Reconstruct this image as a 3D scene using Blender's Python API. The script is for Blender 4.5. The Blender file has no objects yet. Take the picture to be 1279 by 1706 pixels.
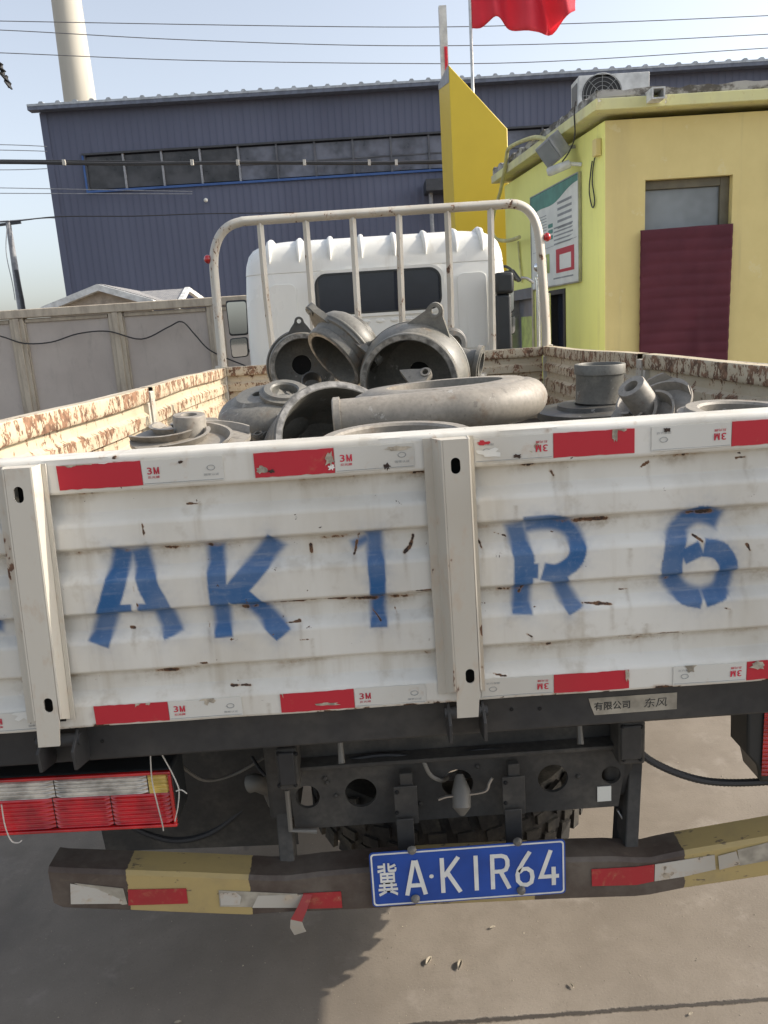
import bpy, bmesh, math, random
import numpy as np
from mathutils import Vector, Matrix
from mathutils.geometry import tessellate_polygon
random.seed(7)
RNG = np.random.default_rng(11)
S = bpy.context.scene
COL = S.collection
R_ = math.radians

# ------------------------------------------------------------------ camera
F, PIT, ROL, YAW = 1306.04, .227, .0647, -.0105
CAM = np.array([-.1347, 0, 1.72])
_fw = np.array([-math.sin(YAW)*math.cos(PIT), math.cos(YAW)*math.cos(PIT), -math.sin(PIT)])
_rt = np.array([math.cos(YAW), math.sin(YAW), 0]); _up = np.cross(_rt, _fw)
_r2 = math.cos(ROL)*_rt-math.sin(ROL)*_up; _u2 = math.sin(ROL)*_rt+math.cos(ROL)*_up
cd = bpy.data.cameras.new('camera'); cam = bpy.data.objects.new('camera', cd); COL.objects.link(cam)
cam.matrix_world = Matrix(((_r2[0], _u2[0], -_fw[0], CAM[0]), (_r2[1], _u2[1], -_fw[1], CAM[1]), (_r2[2], _u2[2], -_fw[2], CAM[2]), (0, 0, 0, 1)))
cd.sensor_fit = 'VERTICAL'; cd.sensor_height = 24; cd.lens = 24*F/1706; cd.clip_end = 2000; cd.clip_start = .05
S.camera = cam
def ray(x, y): return _fw+_r2*(x-639.5)/F-_u2*(y-853)/F
def PY(x, y, Y): d = ray(x, y); return CAM+d*(Y-CAM[1])/d[1]      # the pixel's point on the plane Y = const
def PZ(x, y, Z): d = ray(x, y); return CAM+d*(Z-CAM[2])/d[2]

# ------------------------------------------------------------------ light
SUN_EL, SUN_AZ = 30, 86       # azimuth clockwise from +Y
w = bpy.data.worlds.new('World'); S.world = w; w.use_nodes = True
wn = w.node_tree; bg = wn.nodes['Background']
sk = wn.nodes.new('ShaderNodeTexSky'); sk.sky_type = 'NISHITA'; sk.sun_disc = False
sk.sun_elevation = R_(SUN_EL); sk.sun_rotation = R_(SUN_AZ); sk.air_density = 1.0; sk.dust_density = 3.0; sk.ozone_density = 1.5; sk.altitude = 50
bg.inputs[1].default_value = .15
hs_ = wn.nodes.new('ShaderNodeHueSaturation'); hs_.inputs['Saturation'].default_value = .5; wn.links.new(sk.outputs[0], hs_.inputs['Color']); wn.links.new(hs_.outputs[0], bg.inputs[0])      # hazy, washed-out winter sky
sd = bpy.data.lights.new('sun', 'SUN'); sd.energy = 2.9; sd.angle = R_(.6); sd.color = (1, .9, .76)
so = bpy.data.objects.new('sun', sd); COL.objects.link(so)
tosun = Vector((math.cos(R_(SUN_EL))*math.sin(R_(SUN_AZ)), math.cos(R_(SUN_EL))*math.cos(R_(SUN_AZ)), math.sin(R_(SUN_EL))))
so.rotation_euler = (-tosun).to_track_quat('-Z', 'Y').to_euler(); so.location = (20, 3, 14)
S.view_settings.view_transform = 'Standard'; S.view_settings.look = 'None'; S.view_settings.exposure = .8; S.view_settings.gamma = 1

S.cycles.max_bounces = 6; S.cycles.diffuse_bounces = 4; S.cycles.glossy_bounces = 3; S.cycles.transmission_bounces = 3; S.cycles.caustics_reflective = False; S.cycles.caustics_refractive = False

# ------------------------------------------------------------------ materials
class NT:
    def __init__(s, name):
        s.m = bpy.data.materials.new(name); s.m.use_nodes = True; s.t = s.m.node_tree
        s.b = s.t.nodes['Principled BSDF']; s._co = None
    def n(s, ty, props=None, **inp):
        nd = s.t.nodes.new(ty)
        for k, v in (props or {}).items(): setattr(nd, k, v)
        for k, v in inp.items(): s.set(nd, k, v)
        return nd
    def set(s, nd, k, v):
        i = nd.inputs[int(k[1:])] if k[0] == 'i' and k[1:].isdigit() else nd.inputs[k.replace('_', ' ')]
        if isinstance(v, bpy.types.NodeSocket): s.t.links.new(v, i)
        else:
            if isinstance(v, tuple) and len(v) == 3 and i.type == 'RGBA': v = v+(1,)
            i.default_value = v
    def co(s, which='Object', scale=(1, 1, 1)):
        if s._co is None: s._co = s.n('ShaderNodeTexCoord')
        if which == 'World': o = s.n('ShaderNodeNewGeometry').outputs['Position']
        else: o = s._co.outputs[which]
        return s.n('ShaderNodeMapping', Vector=o, Scale=scale).outputs[0]
    def noise(s, scale, detail=4, rough=.6, vec=None, dist=0):
        return s.n('ShaderNodeTexNoise', Vector=vec if vec is not None else s.co('World'), Scale=scale, Detail=detail, Roughness=rough, Distortion=dist).outputs[0]
    def ramp(s, v, a, b, lo=0, hi=1):
        return s.n('ShaderNodeMapRange', {'interpolation_type': 'SMOOTHSTEP'}, i0=v, i1=a, i2=b, i3=lo, i4=hi).outputs[0]
    def math(s, op, a, b=0): return s.n('ShaderNodeMath', {'operation': op, 'use_clamp': False}, i0=a, i1=b).outputs[0]
    def mix(s, f, a, b):
        nd = s.n('ShaderNodeMix', {'data_type': 'RGBA'}); s.set(nd, 'i0', f); s.set(nd, 'i6', a); s.set(nd, 'i7', b); return nd.outputs[2]
    def out(s, col=None, rough=None, metal=None, bump=None, bs=.3, bd=.002, **kw):
        if col is not None: s.set(s.b, 'Base Color', col)
        if rough is not None: s.set(s.b, 'Roughness', rough)
        if metal is not None: s.set(s.b, 'Metallic', metal)
        if bump is not None:
            bn = s.n('ShaderNodeBump', Height=bump, Strength=bs, Distance=bd); s.t.links.new(bn.outputs[0], s.b.inputs['Normal'])
        for k, v in kw.items(): s.set(s.b, k, v)
        return s.m
M = {}
def plain(name, col, rough=.5, metal=0, var=.15, sc=6, bs=.15, **kw):
    t = NT(name); a = t.noise(sc, 3); c2 = tuple(max(0, c*(1-var*1.6)) for c in col); c1 = tuple(min(1, c*(1+var)) for c in col)
    c = t.mix(t.ramp(a, .3, .7), c2, c1); f = t.noise(sc*22, 1)
    M[name] = t.out(c, t.ramp(a, .2, .8, rough*.85, min(1, rough*1.15)), metal, f, bs, .001, **kw); return M[name]
def worn_paint(name, col, under=(.10, .055, .035), amt=.62, sc=9, streak=(1, 1, .35), rough=.45, dirt=(.30, .25, .18), dirt_amt=.5, fine=60, attr=False):
    """chipped paint over rusty steel; with attr, the point attribute 'wear' raises the chipping"""
    t = NT(name); v = t.co('World', streak)
    big = t.noise(sc, 5, .68, v, .6); fin = t.noise(fine, 2, .6, v)
    m = t.math('ADD', t.math('MULTIPLY', big, .72), t.math('MULTIPLY', fin, .28))
    if attr:
        wr = t.n('ShaderNodeAttribute', {'attribute_name': 'wear'}).outputs['Fac']
        m = t.math('ADD', m, t.math('MULTIPLY', wr, .15))
    chip = t.ramp(m, amt, amt+.025)
    halo = t.ramp(m, amt-.09, amt+.01)
    dn = t.noise(2.2, 3, .6, t.co('World', (1, 1, .5)))
    c = t.mix(t.ramp(dn, .42, .75, 0, dirt_amt), col, dirt)
    c = t.mix(t.math('MULTIPLY', halo, .45), c, tuple(x*.55+y*.45 for x, y in zip((.42, .25, .12), col)))
    rn = t.noise(35, 2); rc = t.mix(t.ramp(rn, .35, .65), under, tuple(min(1, u*2.4) for u in under))
    c = t.mix(chip, c, rc)
    h = t.math('SUBTRACT', t.math('MULTIPLY', fin, .15), chip)
    M[name] = t.out(c, t.ramp(chip, 0, 1, rough, .85), 0, h, .5, .0012); return M[name]

def wear_tailgate():
    t = NT('tailgate_paint'); at = t.n('ShaderNodeAttribute', {'attribute_name': 'mask'})
    sp = t.n('ShaderNodeSeparateColor', Color=at.outputs['Color'])
    v = t.co('World'); big = t.noise(4, 6, .6, t.co('World', (1, 1, .35))); fin = t.noise(120, 4, .65); scr = t.noise(70, 3, .6, t.co('World', (.12, 1, 1.2)))
    c = t.mix(t.ramp(big, .35, .75, 0, .8), (.70, .685, .63), (.53, .495, .42))
    dr = t.noise(16, 4, .65, t.co('World', (1, 1, .05))); c = t.mix(t.ramp(dr, .52, .78, 0, .5), c, (.40, .34, .25)); c = t.mix(t.ramp(t.noise(11, 4, .7), .58, .72, 0, .4), c, (.43, .38, .30))
    c = t.mix(t.math('MULTIPLY', sp.outputs[2], t.ramp(fin, .3, .7, .35, 1)), c, (.27, .21, .13))
    # sprayed stencil paint, thinner in the scratches
    bl = t.math('MULTIPLY', sp.outputs[0], t.ramp(scr, .30, .46, .88, 1))
    bl = t.math('MULTIPLY', bl, t.ramp(fin, .2, .5, .9, 1))
    c = t.mix(bl, c, (.010, .092, .255))
    spx = t.ramp(t.noise(38, 5, .7), .688, .705)
    rm = t.math('ADD', sp.outputs[1], t.math('MULTIPLY', t.math('SUBTRACT', fin, .5), .9))
    rust = t.math('MAXIMUM', t.ramp(rm, .42, .55), spx)
    halo = t.ramp(sp.outputs[1], .05, .6, 0, .55)
    c = t.mix(halo, c, (.33, .18, .07))
    c = t.mix(rust, c, t.mix(t.ramp(t.noise(90, 3), .4, .6), (.035, .022, .017), (.14, .07, .035)))
    h = t.math('SUBTRACT', t.math('ADD', t.math('MULTIPLY', fin, .12), t.math('MULTIPLY', scr, .15)), rust)
    lo = t.noise(7, 2); h = t.math('ADD', h, t.math('MULTIPLY', lo, .9))
    M['tailgate_paint'] = t.out(c, t.ramp(rust, 0, 1, .38, .8), 0, h, .45, .0016)
wear_tailgate()
worn_paint('white_frame', (.57, .54, .47), amt=.60, sc=11, streak=(1, 1, .5), dirt_amt=.45)
worn_paint('board_paint', (.58, .505, .375), under=(.125, .07, .042), amt=.605, sc=15, streak=(1.15, 1.15, .8), dirt=(.42, .34, .22), dirt_amt=.8, fine=80, attr=True)
worn_paint('lamp_tape_white', (.62, .61, .56), under=(.3, .27, .2), amt=.66, sc=22, streak=(1, 1, 1), dirt_amt=.35)
worn_paint('tape_red', (.48, .018, .035), under=(.55, .52, .46), amt=.665, sc=20, streak=(1, 1, 1), rough=.35, dirt=(.35, .05, .05), dirt_amt=.3)
worn_paint('bumper_brown', (.085, .062, .05), under=(.16, .13, .10), amt=.64, sc=10, streak=(.5, 1, 1), dirt=(.17, .15, .12), dirt_amt=.8, rough=.6)
worn_paint('bumper_yellow', (.50, .36, .12), under=(.13, .10, .07), amt=.62, sc=10, streak=(.5, 1, 1), dirt=(.32, .26, .15), dirt_amt=.8, rough=.6)
def mat_cab():
    t = NT('cab_white'); a = t.noise(2.2, 4, .6, t.co('World', (1, 1, .4))); b = t.noise(9, 4, .65, t.co('World', (1, 1, .12)))
    c = t.mix(t.ramp(a, .4, .75, 0, .6), (.80, .80, .76), (.66, .635, .57)); c = t.mix(t.ramp(b, .54, .76, 0, .4), c, (.52, .48, .40)); M['cab_white'] = t.out(c, t.ramp(a, .3, .7, .25, .4))
mat_cab()
def dusty(name, col, dust, rough=.7, amt=(.4, .75), sc=5, bs=.3):
    t = NT(name); a = t.noise(sc, 4, .65); b = t.noise(sc*14, 2)
    g = t.n('ShaderNodeNewGeometry'); up = t.n('ShaderNodeSeparateXYZ', Vector=g.outputs['Normal']).outputs[2]
    f = t.math('ADD', t.ramp(a, amt[0], amt[1], 0, .75), t.math('MULTIPLY', t.ramp(up, .2, 1), .3))   # dust settles on upward faces
    c = t.mix(f, col, dust); c = t.mix(t.ramp(b, .35, .7, 0, .35), c, tuple(x*.6 for x in col))
    if 'iron' in name: c = t.mix(t.ramp(t.noise(11, 5, .7), .56, .72, 0, .55), c, (.17, .105, .06)); c = t.mix(t.ramp(t.noise(26, 4, .7), .60, .70, 0, .5), c, (.07, .06, .05)); c = t.mix(t.ramp(t.noise(19, 4, .7), .64, .69, 0, .55), c, (.44, .43, .40))
    M[name] = t.out(c, rough, 0, b, bs, .0012); return M[name]
dusty('chassis_black', (.045, .043, .040), (.135, .122, .102), .75)
dusty('beam_black', (.026, .027, .029), (.075, .07, .062), .6, sc=3)
dusty('cast_iron', (.135, .132, .117), (.26, .242, .205), .46, sc=7, bs=.2)
dusty('cast_iron_dark', (.06, .06, .057), (.14, .132, .115), .42, sc=7, bs=.2)
dusty('cast_iron_pale', (.235, .215, .183), (.36, .325, .275), .55, sc=6, bs=.22)
dusty('rubber', (.022, .021, .02), (.13, .115, .09), .85, sc=9)
dusty('bed_steel', (.09, .07, .055), (.2, .17, .13), .8)
plain('black_plastic', (.022, .025, .027), .42, 0, .15)
plain('bare_metal', (.45, .44, .42), .35, .9, .15)
plain('chrome', (.75, .75, .74), .12, 1, .05)
plain('glass_dark', (.022, .027, .040), .06, 0, .1, 3, 0)
plain('mirror_glass', (.62, .64, .64), .03, 1, .02, 3, 0)
plain('lens_red', (.50, .010, .012), .16, 0, .25, 14, .05, Coat_Weight=.8)
plain('lens_clear', (.62, .57, .49), .15, .35, .3, 22, .1, Coat_Weight=.8)
plain('lens_amber', (.66, .48, .12), .15, 0, .15, 30, .1, Coat_Weight=.6)
plain('plate_blue', (.013, .07, .35), .35, 0, .12, 9)
plain('plate_white', (.72, .72, .68), .4, 0, .06, 20)
plain('ink_black', (.02, .02, .02), .5)
plain('ink_red', (.55, .02, .05), .5)
plain('ink_grey', (.28, .29, .29), .5)
plain('ink_green', (.10, .26, .21), .6)
plain('paper', (.72, .72, .66), .6, 0, .05)
plain('wire_grey', (.16, .16, .17), .6); plain('wire_white', (.55, .53, .48), .5)
plain('cable_black', (.03, .03, .032), .6)
def mat_flag():
    t = NT('flag_red'); c = t.mix(t.ramp(t.noise(3, 3), .3, .7), (.80, .10, .15), (.74, .075, .12)); t.out(c, .75)
    tr = t.n('ShaderNodeBsdfTranslucent', Color=(.92, .16, .21)); mx = t.n('ShaderNodeMixShader', i0=.55); t.t.links.new(t.b.outputs[0], mx.inputs[1]); t.t.links.new(tr.outputs[0], mx.inputs[2])
    t.t.links.new(mx.outputs[0], t.t.nodes['Material Output'].inputs[0]); M['flag_red'] = t.m
mat_flag()
def hole_dark(): plain('hole_dark', (.012, .012, .012), .9)
hole_dark()

# ------------------------------------------------------------------ mesh helpers
ORG = {}
class MB:
    def __init__(s): s.v = []; s.f = []; s.a = None
    def add(s, vs, fs):
        o = len(s.v); s.v += [tuple(map(float, p)) for p in vs]; s.f += [tuple(i+o for i in f) for f in fs]; return s
    def box(s, x0, x1, y0, y1, z0, z1):
        p = [(x, y, z) for z in (z0, z1) for y in (y0, y1) for x in (x0, x1)]
        return s.add(p, [(0, 2, 3, 1), (4, 5, 7, 6), (0, 1, 5, 4), (2, 6, 7, 3), (0, 4, 6, 2), (1, 3, 7, 5)])
    def hexa(s, p):   # 4 bottom points, 4 top points (same order)
        return s.add(p, [(3, 2, 1, 0), (4, 5, 6, 7), (0, 1, 5, 4), (1, 2, 6, 5), (2, 3, 7, 6), (3, 0, 4, 7)])
    def beam(s, p0, p1, w, h, up=(0, 0, 1)):
        p0, p1 = Vector(p0), Vector(p1); d = (p1-p0).normalized(); u = Vector(up); x = d.cross(u)
        if x.length < 1e-4: u = Vector((0, 1, 0)); x = d.cross(u)
        x.normalize(); u = x.cross(d)
        q = [(p+x*a*w/2+u*b*h/2) for p in (p0, p1) for a, b in ((-1, -1), (1, -1), (1, 1), (-1, 1))]
        return s.hexa(q)
    def tube(s, path, r, seg=10, caps=True, radii=None, flat=None):
        P = [Vector(p) for p in path]; n = len(P); T = []
        for i in range(n):
            a = P[min(i+1, n-1)]-P[max(i-1, 0)]; T.append(a.normalized() if a.length > 1e-9 else Vector((0, 0, 1)))
        N = T[0].orthogonal().normalized()
        if abs(T[0].z) < .9: N = (Vector((0, 0, 1))-T[0]*T[0].z).normalized()
        vs = []; fs = []
        for i in range(n):
            N = (N-T[i]*N.dot(T[i])).normalized(); B = T[i].cross(N); rr = radii[i] if radii else r
            for k in range(seg):
                if flat: ca, sa = flat[k]
                else: ca, sa = math.cos(2*math.pi*k/seg), math.sin(2*math.pi*k/seg)
                vs.append(P[i]+N*ca*rr+B*sa*rr)
        for i in range(n-1):
            for k in range(seg): fs.append((i*seg+k, i*seg+(k+1) % seg, (i+1)*seg+(k+1) % seg, (i+1)*seg+k))
        if caps: fs += [tuple(range(seg))[::-1], tuple(range((n-1)*seg, n*seg))]
        return s.add(vs, fs)
    def lathe(s, prof, seg=32, closed=True, mat=None, a0=0, a1=2*math.pi, sweep=None):
        vs = []; fs = []; n = len(prof); full = abs(a1-a0-2*math.pi) < 1e-6; ns = seg if full else seg+1
        for k in range(ns):
            a = a0+(a1-a0)*k/seg
            for r, z in prof:
                p = Vector((r*math.cos(a), r*math.sin(a), z)); vs.append(mat @ p if mat else p)
        for k in range(seg):
            k2 = (k+1) % ns
            for i in range(n if closed else n-1):
                j = (i+1) % n; fs.append((k*n+i, k2*n+i, k2*n+j, k*n+j))
        return s.add(vs, fs)
    def sphere(s, c, r, seg=14, rings=8, sc=(1, 1, 1)):
        prof = [(max(1e-4, r*math.sin(math.pi*i/rings)), -r*math.cos(math.pi*i/rings)) for i in range(rings+1)]
        return s.lathe(prof, seg, False, Matrix.Translation(c) @ Matrix.Diagonal((*sc, 1)))
    def cyl(s, p0, p1, r, seg=16, r1=None): return s.tube([p0, p1], r, seg, True, [r, r if r1 is None else r1])
    def plate(s, loops, fn, t):   # loops of 2D points (outer, holes...), fn(u, v, d) -> 3D, thickness t
        tri = tessellate_polygon([[Vector((u, v, 0)) for u, v in l] for l in loops]); flat = [q for l in loops for q in l]; n = len(flat)
        fs = [tuple(q) for q in tri]+[tuple(i+n for i in q[::-1]) for q in tri]; o = 0
        for l in loops:
            m = len(l)
            for i in range(m): a, b = o+i, o+(i+1) % m; fs.append((a, b, b+n, a+n))
            o += m
        return s.add([fn(u, v, 0) for u, v in flat]+[fn(u, v, t) for u, v in flat], fs)
    def build(s, name, mat, parent=None, ang=35, bevel=0, seg=2, world=True, kind=None, label=None):
        me = bpy.data.meshes.new(name); V = np.array(s.v)
        po = np.array(ORG.get(parent, (0, 0, 0))) if (parent is not None and world) else np.zeros(3)
        c = (V.min(0)+V.max(0))/2 if world else np.zeros(3)
        me.from_pydata((V-c).tolist(), [], s.f); me.validate(); 
        bm = bmesh.new(); bm.from_mesh(me); bmesh.ops.recalc_face_normals(bm, faces=bm.faces); bm.to_mesh(me); bm.free()
        me.shade_smooth(); me.set_sharp_from_angle(angle=R_(ang))
        me.materials.append(M[mat] if isinstance(mat, str) else mat)
        o = bpy.data.objects.new(name, me); COL.objects.link(o)
        if world: ORG[o] = tuple(c)
        o.location = c-po
        if parent is not None: o.parent = parent
        if bevel:
            b = o.modifiers.new('bevel', 'BEVEL'); b.width = bevel; b.segments = seg; b.limit_method = 'ANGLE'; b.angle_limit = R_(40); b.harden_normals = False
        if kind: o['kind'] = kind
        if label: o['label'] = label
        return o
def tag(o, label, cat, group=None):
    o['label'] = label; o['category'] = cat
    if group: o['group'] = group
    return o
def thing(name, label, cat, loc=(0, 0, 0), group=None):
    o = bpy.data.objects.new(name, None); o.empty_display_size = .1; COL.objects.link(o); o.location = loc; ORG[o] = tuple(loc); return tag(o, label, cat, group)
def oval(cx, cy, rx, ry, n=18): return [(cx+rx*math.cos(2*math.pi*i/n), cy+ry*math.sin(2*math.pi*i/n)) for i in range(n)]
def rrect(x0, x1, y0, y1, r, n=5):
    o = []
    for cx, cy, a in ((x1-r, y1-r, 0), (x0+r, y1-r, 90), (x0+r, y0+r, 180), (x1-r, y0+r, 270)):
        for i in range(n+1): t = R_(a+90*i/n); o.append((cx+r*math.cos(t), cy+r*math.sin(t)))
    return o
def stroke(mb, pts, wd, fn, t):   # flat ribbon with thickness along a 2D polyline, square ends, mitred
    P = [Vector(p) for p in pts]; L = []; Rr = []
    for i, p in enumerate(P):
        d0 = (P[i]-P[i-1]).normalized() if i else None; d1 = (P[i+1]-P[i]).normalized() if i+1 < len(P) else None
        if d0 is None: n = Vector((-d1.y, d1.x)); k = 1
        elif d1 is None: n = Vector((-d0.y, d0.x)); k = 1
        else:
            n = (Vector((-d0.y, d0.x))+Vector((-d1.y, d1.x))).normalized(); k = 1/max(.5, n.dot(Vector((-d1.y, d1.x))))
        L.append(p+n*wd/2*k); Rr.append(p-n*wd/2*k)
    n = len(P); vs = [fn(q.x, q.y, d) for d in (0, t) for q in L+Rr]; fs = []
    for i in range(n-1):
        fs += [(i, i+1, n+i+1, n+i), (2*n+i, 3*n+i, 3*n+i+1, 2*n+i+1), (i, 2*n+i, 2*n+i+1, i+1), (n+i, n+i+1, 3*n+i+1, 3*n+i)]
    fs += [(0, n, 3*n, 2*n), (n-1, 3*n-1, 4*n-1, 2*n-1)]
    return mb.add(vs, fs)
# text outlines are taken from the bundled font once, before the scene gets heavy
TXT = {}
def text_geo(body, off=0):
    k = (body, off)
    if k in TXT: return TXT[k]
    cu = bpy.data.curves.new('t', 'FONT'); cu.body = body; cu.size = 1; cu.offset = off; cu.align_x = 'CENTER'; cu.align_y = 'CENTER'; cu.resolution_u = 4
    o = bpy.data.objects.new('t', cu); COL.objects.link(o); dg = bpy.context.evaluated_depsgraph_get(); dg.update()
    me = bpy.data.meshes.new_from_object(o.evaluated_get(dg)); V = np.array([v.co[:] for v in me.vertices]).reshape(-1, 3); Fc = [tuple(p.vertices) for p in me.polygons]
    bpy.data.objects.remove(o); bpy.data.curves.remove(cu); bpy.data.meshes.remove(me)
    if len(V):
        V = V-(V.min(0)+V.max(0))/2
    TXT[k] = (V, Fc); return TXT[k]
for b, o in (('3', .012), ('反光膜', .01), ('有限公司', .015), ('东风', .0), ('冀', .012), ('国家认证', .0), ('厂区管理公示栏', .005), ('一二三四五六', 0), ('安全生产', .01)): text_geo(b, o)
def text(mb, body, off, fn, w, h, d=.0006):   # flat lettering scaled to w x h
    V, Fc = TXT[(body, off)]; sx = w/(V[:, 0].max()-V[:, 0].min()); sy = h/(V[:, 1].max()-V[:, 1].min())
    return mb.add([fn(v[0]*sx, v[1]*sy, d) for v in V], Fc)
plain('tear_beige', (.42, .37, .29), .7, 0, .3, 60); plain('rust_dark', (.06, .035, .025), .85, 0, .5, 60)
plain('pin_grey', (.19, .18, .16), .55, .2); worn_paint('tape_white_old', (.52, .50, .45), under=(.2, .17, .13), amt=.585, sc=26, streak=(1, 1, 1), dirt=(.3, .26, .2), dirt_amt=.7); worn_paint('tape_red_old', (.40, .016, .028), under=(.2, .06, .05), amt=.62, sc=22, streak=(1, 1, 1), dirt=(.2, .05, .04), dirt_amt=.7)
plain('machined', (.27, .26, .24), .36, .4, .35, 30)
worn_paint('eave_paint', (.70, .68, .34), under=(.36, .34, .29), amt=.60, sc=7, streak=(1, 1, .5), dirt=(.50, .48, .33), dirt_amt=.9, rough=.8)

# ------------------------------------------------------------------ ground
def mat_ground():
    t = NT('concrete'); p = t.co('World'); a = t.noise(.9, 5, .62); b = t.noise(9, 4, .65); c_ = t.noise(140, 2, .7)
    c = t.mix(t.ramp(a, .32, .72), (.18, .153, .122), (.272, .236, .194))
    c = t.mix(t.ramp(b, .38, .72, 0, .42), c, (.165, .138, .108))
    c = t.mix(t.ramp(t.noise(2.7, 5, .7), .54, .68, 0, .55), c, (.315, .28, .24))
    c = t.mix(t.ramp(c_, .55, .75, 0, .35), c, (.11, .095, .08))
    c = t.mix(t.ramp(t.noise(1.6, 6, .55, t.co('World', (1, .5, 1))), .60, .70, 0, .4), c, (.10, .09, .078))
    xyz = t.n('ShaderNodeSeparateXYZ', Vector=p); wob = t.math('MULTIPLY', t.math('SUBTRACT', t.noise(14, 5, .7), .5), .022)
    j = None
    for ax, off, per in ((1, 1.645, 4.5), (0, 3.4, 6.0)):
        d = t.math('ABSOLUTE', t.n('ShaderNodeMath', {'operation': 'WRAP'}, i0=t.math('ADD', t.math('SUBTRACT', xyz.outputs[ax], off), wob), i1=per/2, i2=-per/2).outputs[0])
        e = t.ramp(d, .003, .009, 1, 0); j = e if j is None else t.math('MAXIMUM', j, e)
    vo = t.n('ShaderNodeTexVoronoi', {'feature': 'DISTANCE_TO_EDGE'}, Vector=t.n('ShaderNodeVectorMath', {'operation': 'ADD'}, i0=p, i1=t.n('ShaderNodeVectorMath', {'operation': 'SCALE'}, i0=t.n('ShaderNodeTexNoise', Vector=p, Scale=2.5, Detail=6).outputs[1], Scale=.5).outputs[0]).outputs[0], Scale=.42).outputs[0]
    ck = t.math('MULTIPLY', t.ramp(vo, .0015, .005, 1, 0), t.ramp(t.noise(.7, 2), .5, .56))
    j = t.math('MAXIMUM', j, t.math('MULTIPLY', ck, .8))
    c = t.mix(t.ramp(t.noise(.8, 3, .5, t.co('World', (3.5, .35, 1))), .56, .70, 0, .35), c, (.12, .105, .09)); c = t.mix(t.ramp(t.noise(5.5, 3, .5), .68, .74, 0, .5), c, (.085, .075, .065)); c = t.mix(t.ramp(t.noise(330, 1, .5), .70, .76, 0, .7), c, (.36, .33, .29))
    c = t.mix(j, c, (.05, .042, .035))
    h = t.math('SUBTRACT', t.math('ADD', t.math('MULTIPLY', b, .5), t.math('MULTIPLY', c_, .4)), t.math('MULTIPLY', j, 3))
    M['concrete'] = t.out(c, t.ramp(a, .3, .7, .75, .92), 0, h, .55, .003)
mat_ground()
MB().add([(-300, -300, 0), (300, -300, 0), (300, 300, 0), (-300, 300, 0)], [(0, 1, 2, 3)]).build('ground', 'concrete', kind='structure')

# ------------------------------------------------------------------ factory hall
YF = 28.0
def mat_steel():
    t = NT('blue_steel'); a = t.noise(.5, 6, .6, t.co('World', (1, 1, .12))); b = t.noise(3.5, 5, .65, t.co('World', (1, 1, .08)))
    c = t.mix(t.ramp(a, .3, .7), (.082, .093, .145), (.105, .118, .178)); c = t.mix(t.ramp(b, .5, .8, 0, .35), c, (.12, .135, .19))
    M['blue_steel'] = t.out(c, t.ramp(b, .3, .8, .5, .7))
    t = NT('blue_trim'); M['blue_trim'] = t.out(t.mix(t.ramp(t.noise(2), .3, .7), (.03, .085, .26), (.05, .12, .32)), .5)
mat_steel()
plain('roof_trim', (.42, .46, .50), .6, 0); plain('gutter_blue', (.13, .15, .20), .6); plain('window_glass', (.12, .128, .16), .3, 0, .35, 1.3, 0); plain('window_glass_open', (.05, .05, .054), .3, 0, .4, 1.5, 0)
plain('frame_grey', (.30, .31, .33), .5); plain('grey_panel', (.10, .105, .12), .5, 0, .25, 1.2); plain('canopy_dark', (.05, .053, .06), .5)
fac = thing('factory_hall', 'long dark blue corrugated steel factory hall behind the truck cab', 'factory', (2, YF+6, 0))
XF0, XF1 = -10.15, 19.0; ZR = 9.42; zw0, zw1 = 6.84, 7.93; xw0 = -8.93
def corr(mb, x0, x1, z0, z1, y, per=.23, d=.009):
    xs = []; x = x0
    while x < x1: xs += [(x, 0), (x+per*.42, 0), (x+per*.52, -d), (x+per*.88, -d)]; x += per
    xs = [q for q in xs if q[0] < x1]+[(x1, 0)]
    vs = [(a, y+b, z) for a, b in xs for z in (z0, z1)]; n = len(xs)
    return mb.add(vs, [(2*i, 2*i+2, 2*i+3, 2*i+1) for i in range(n-1)])
for z0, z1, x0, x1 in ((0, zw0, XF0, XF1), (zw1, ZR, XF0, XF1), (zw0, zw1, XF0, xw0)):
    corr(MB(), x0, x1, z0, z1, YF).build('wall', 'blue_steel', fac, 20)
MB().box(XF0+.02, XF1-.02, YF+.25, YF+14, 0, ZR-.1).build('hall_body', 'blue_steel', fac)
mb = MB(); ys = (YF-.38, YF+14); x = XF0-.25; vs = []
while x < XF1+.2: vs += [(x, 0), (x+.36, 0), (x+.41, .06), (x+.49, .06), (x+.54, 0)]; x += .54
V = [(a, y, ZR+.05+b+(.5 if y > YF+1 else 0)) for a, b in vs for y in ys]
mb.add(V, [(2*i, 2*i+2, 2*i+3, 2*i+1) for i in range(len(vs)-1)]); mb.build('roof', 'roof_trim', fac, 20)
MB().box(XF0-.25, XF1+.2, YF-.40, YF-.05, ZR-.13, ZR+.04).build('gutter', 'gutter_blue', fac)
MB().plate([[(vs[0][0], ZR-.02)]+[(a, ZR+.045+b) for a, b in vs]+[(vs[-1][0], ZR-.02)]], lambda u, v, d: (u, YF-.412+d, v), .01).build('roof_edge', 'roof_trim', fac, 20)
MB().box(XF0-.02, XF0+.2, YF-.05, YF-.035, 0, ZR-.14).build('corner_trim', 'blue_steel', fac)
ux = xw0; k = 0
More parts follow.
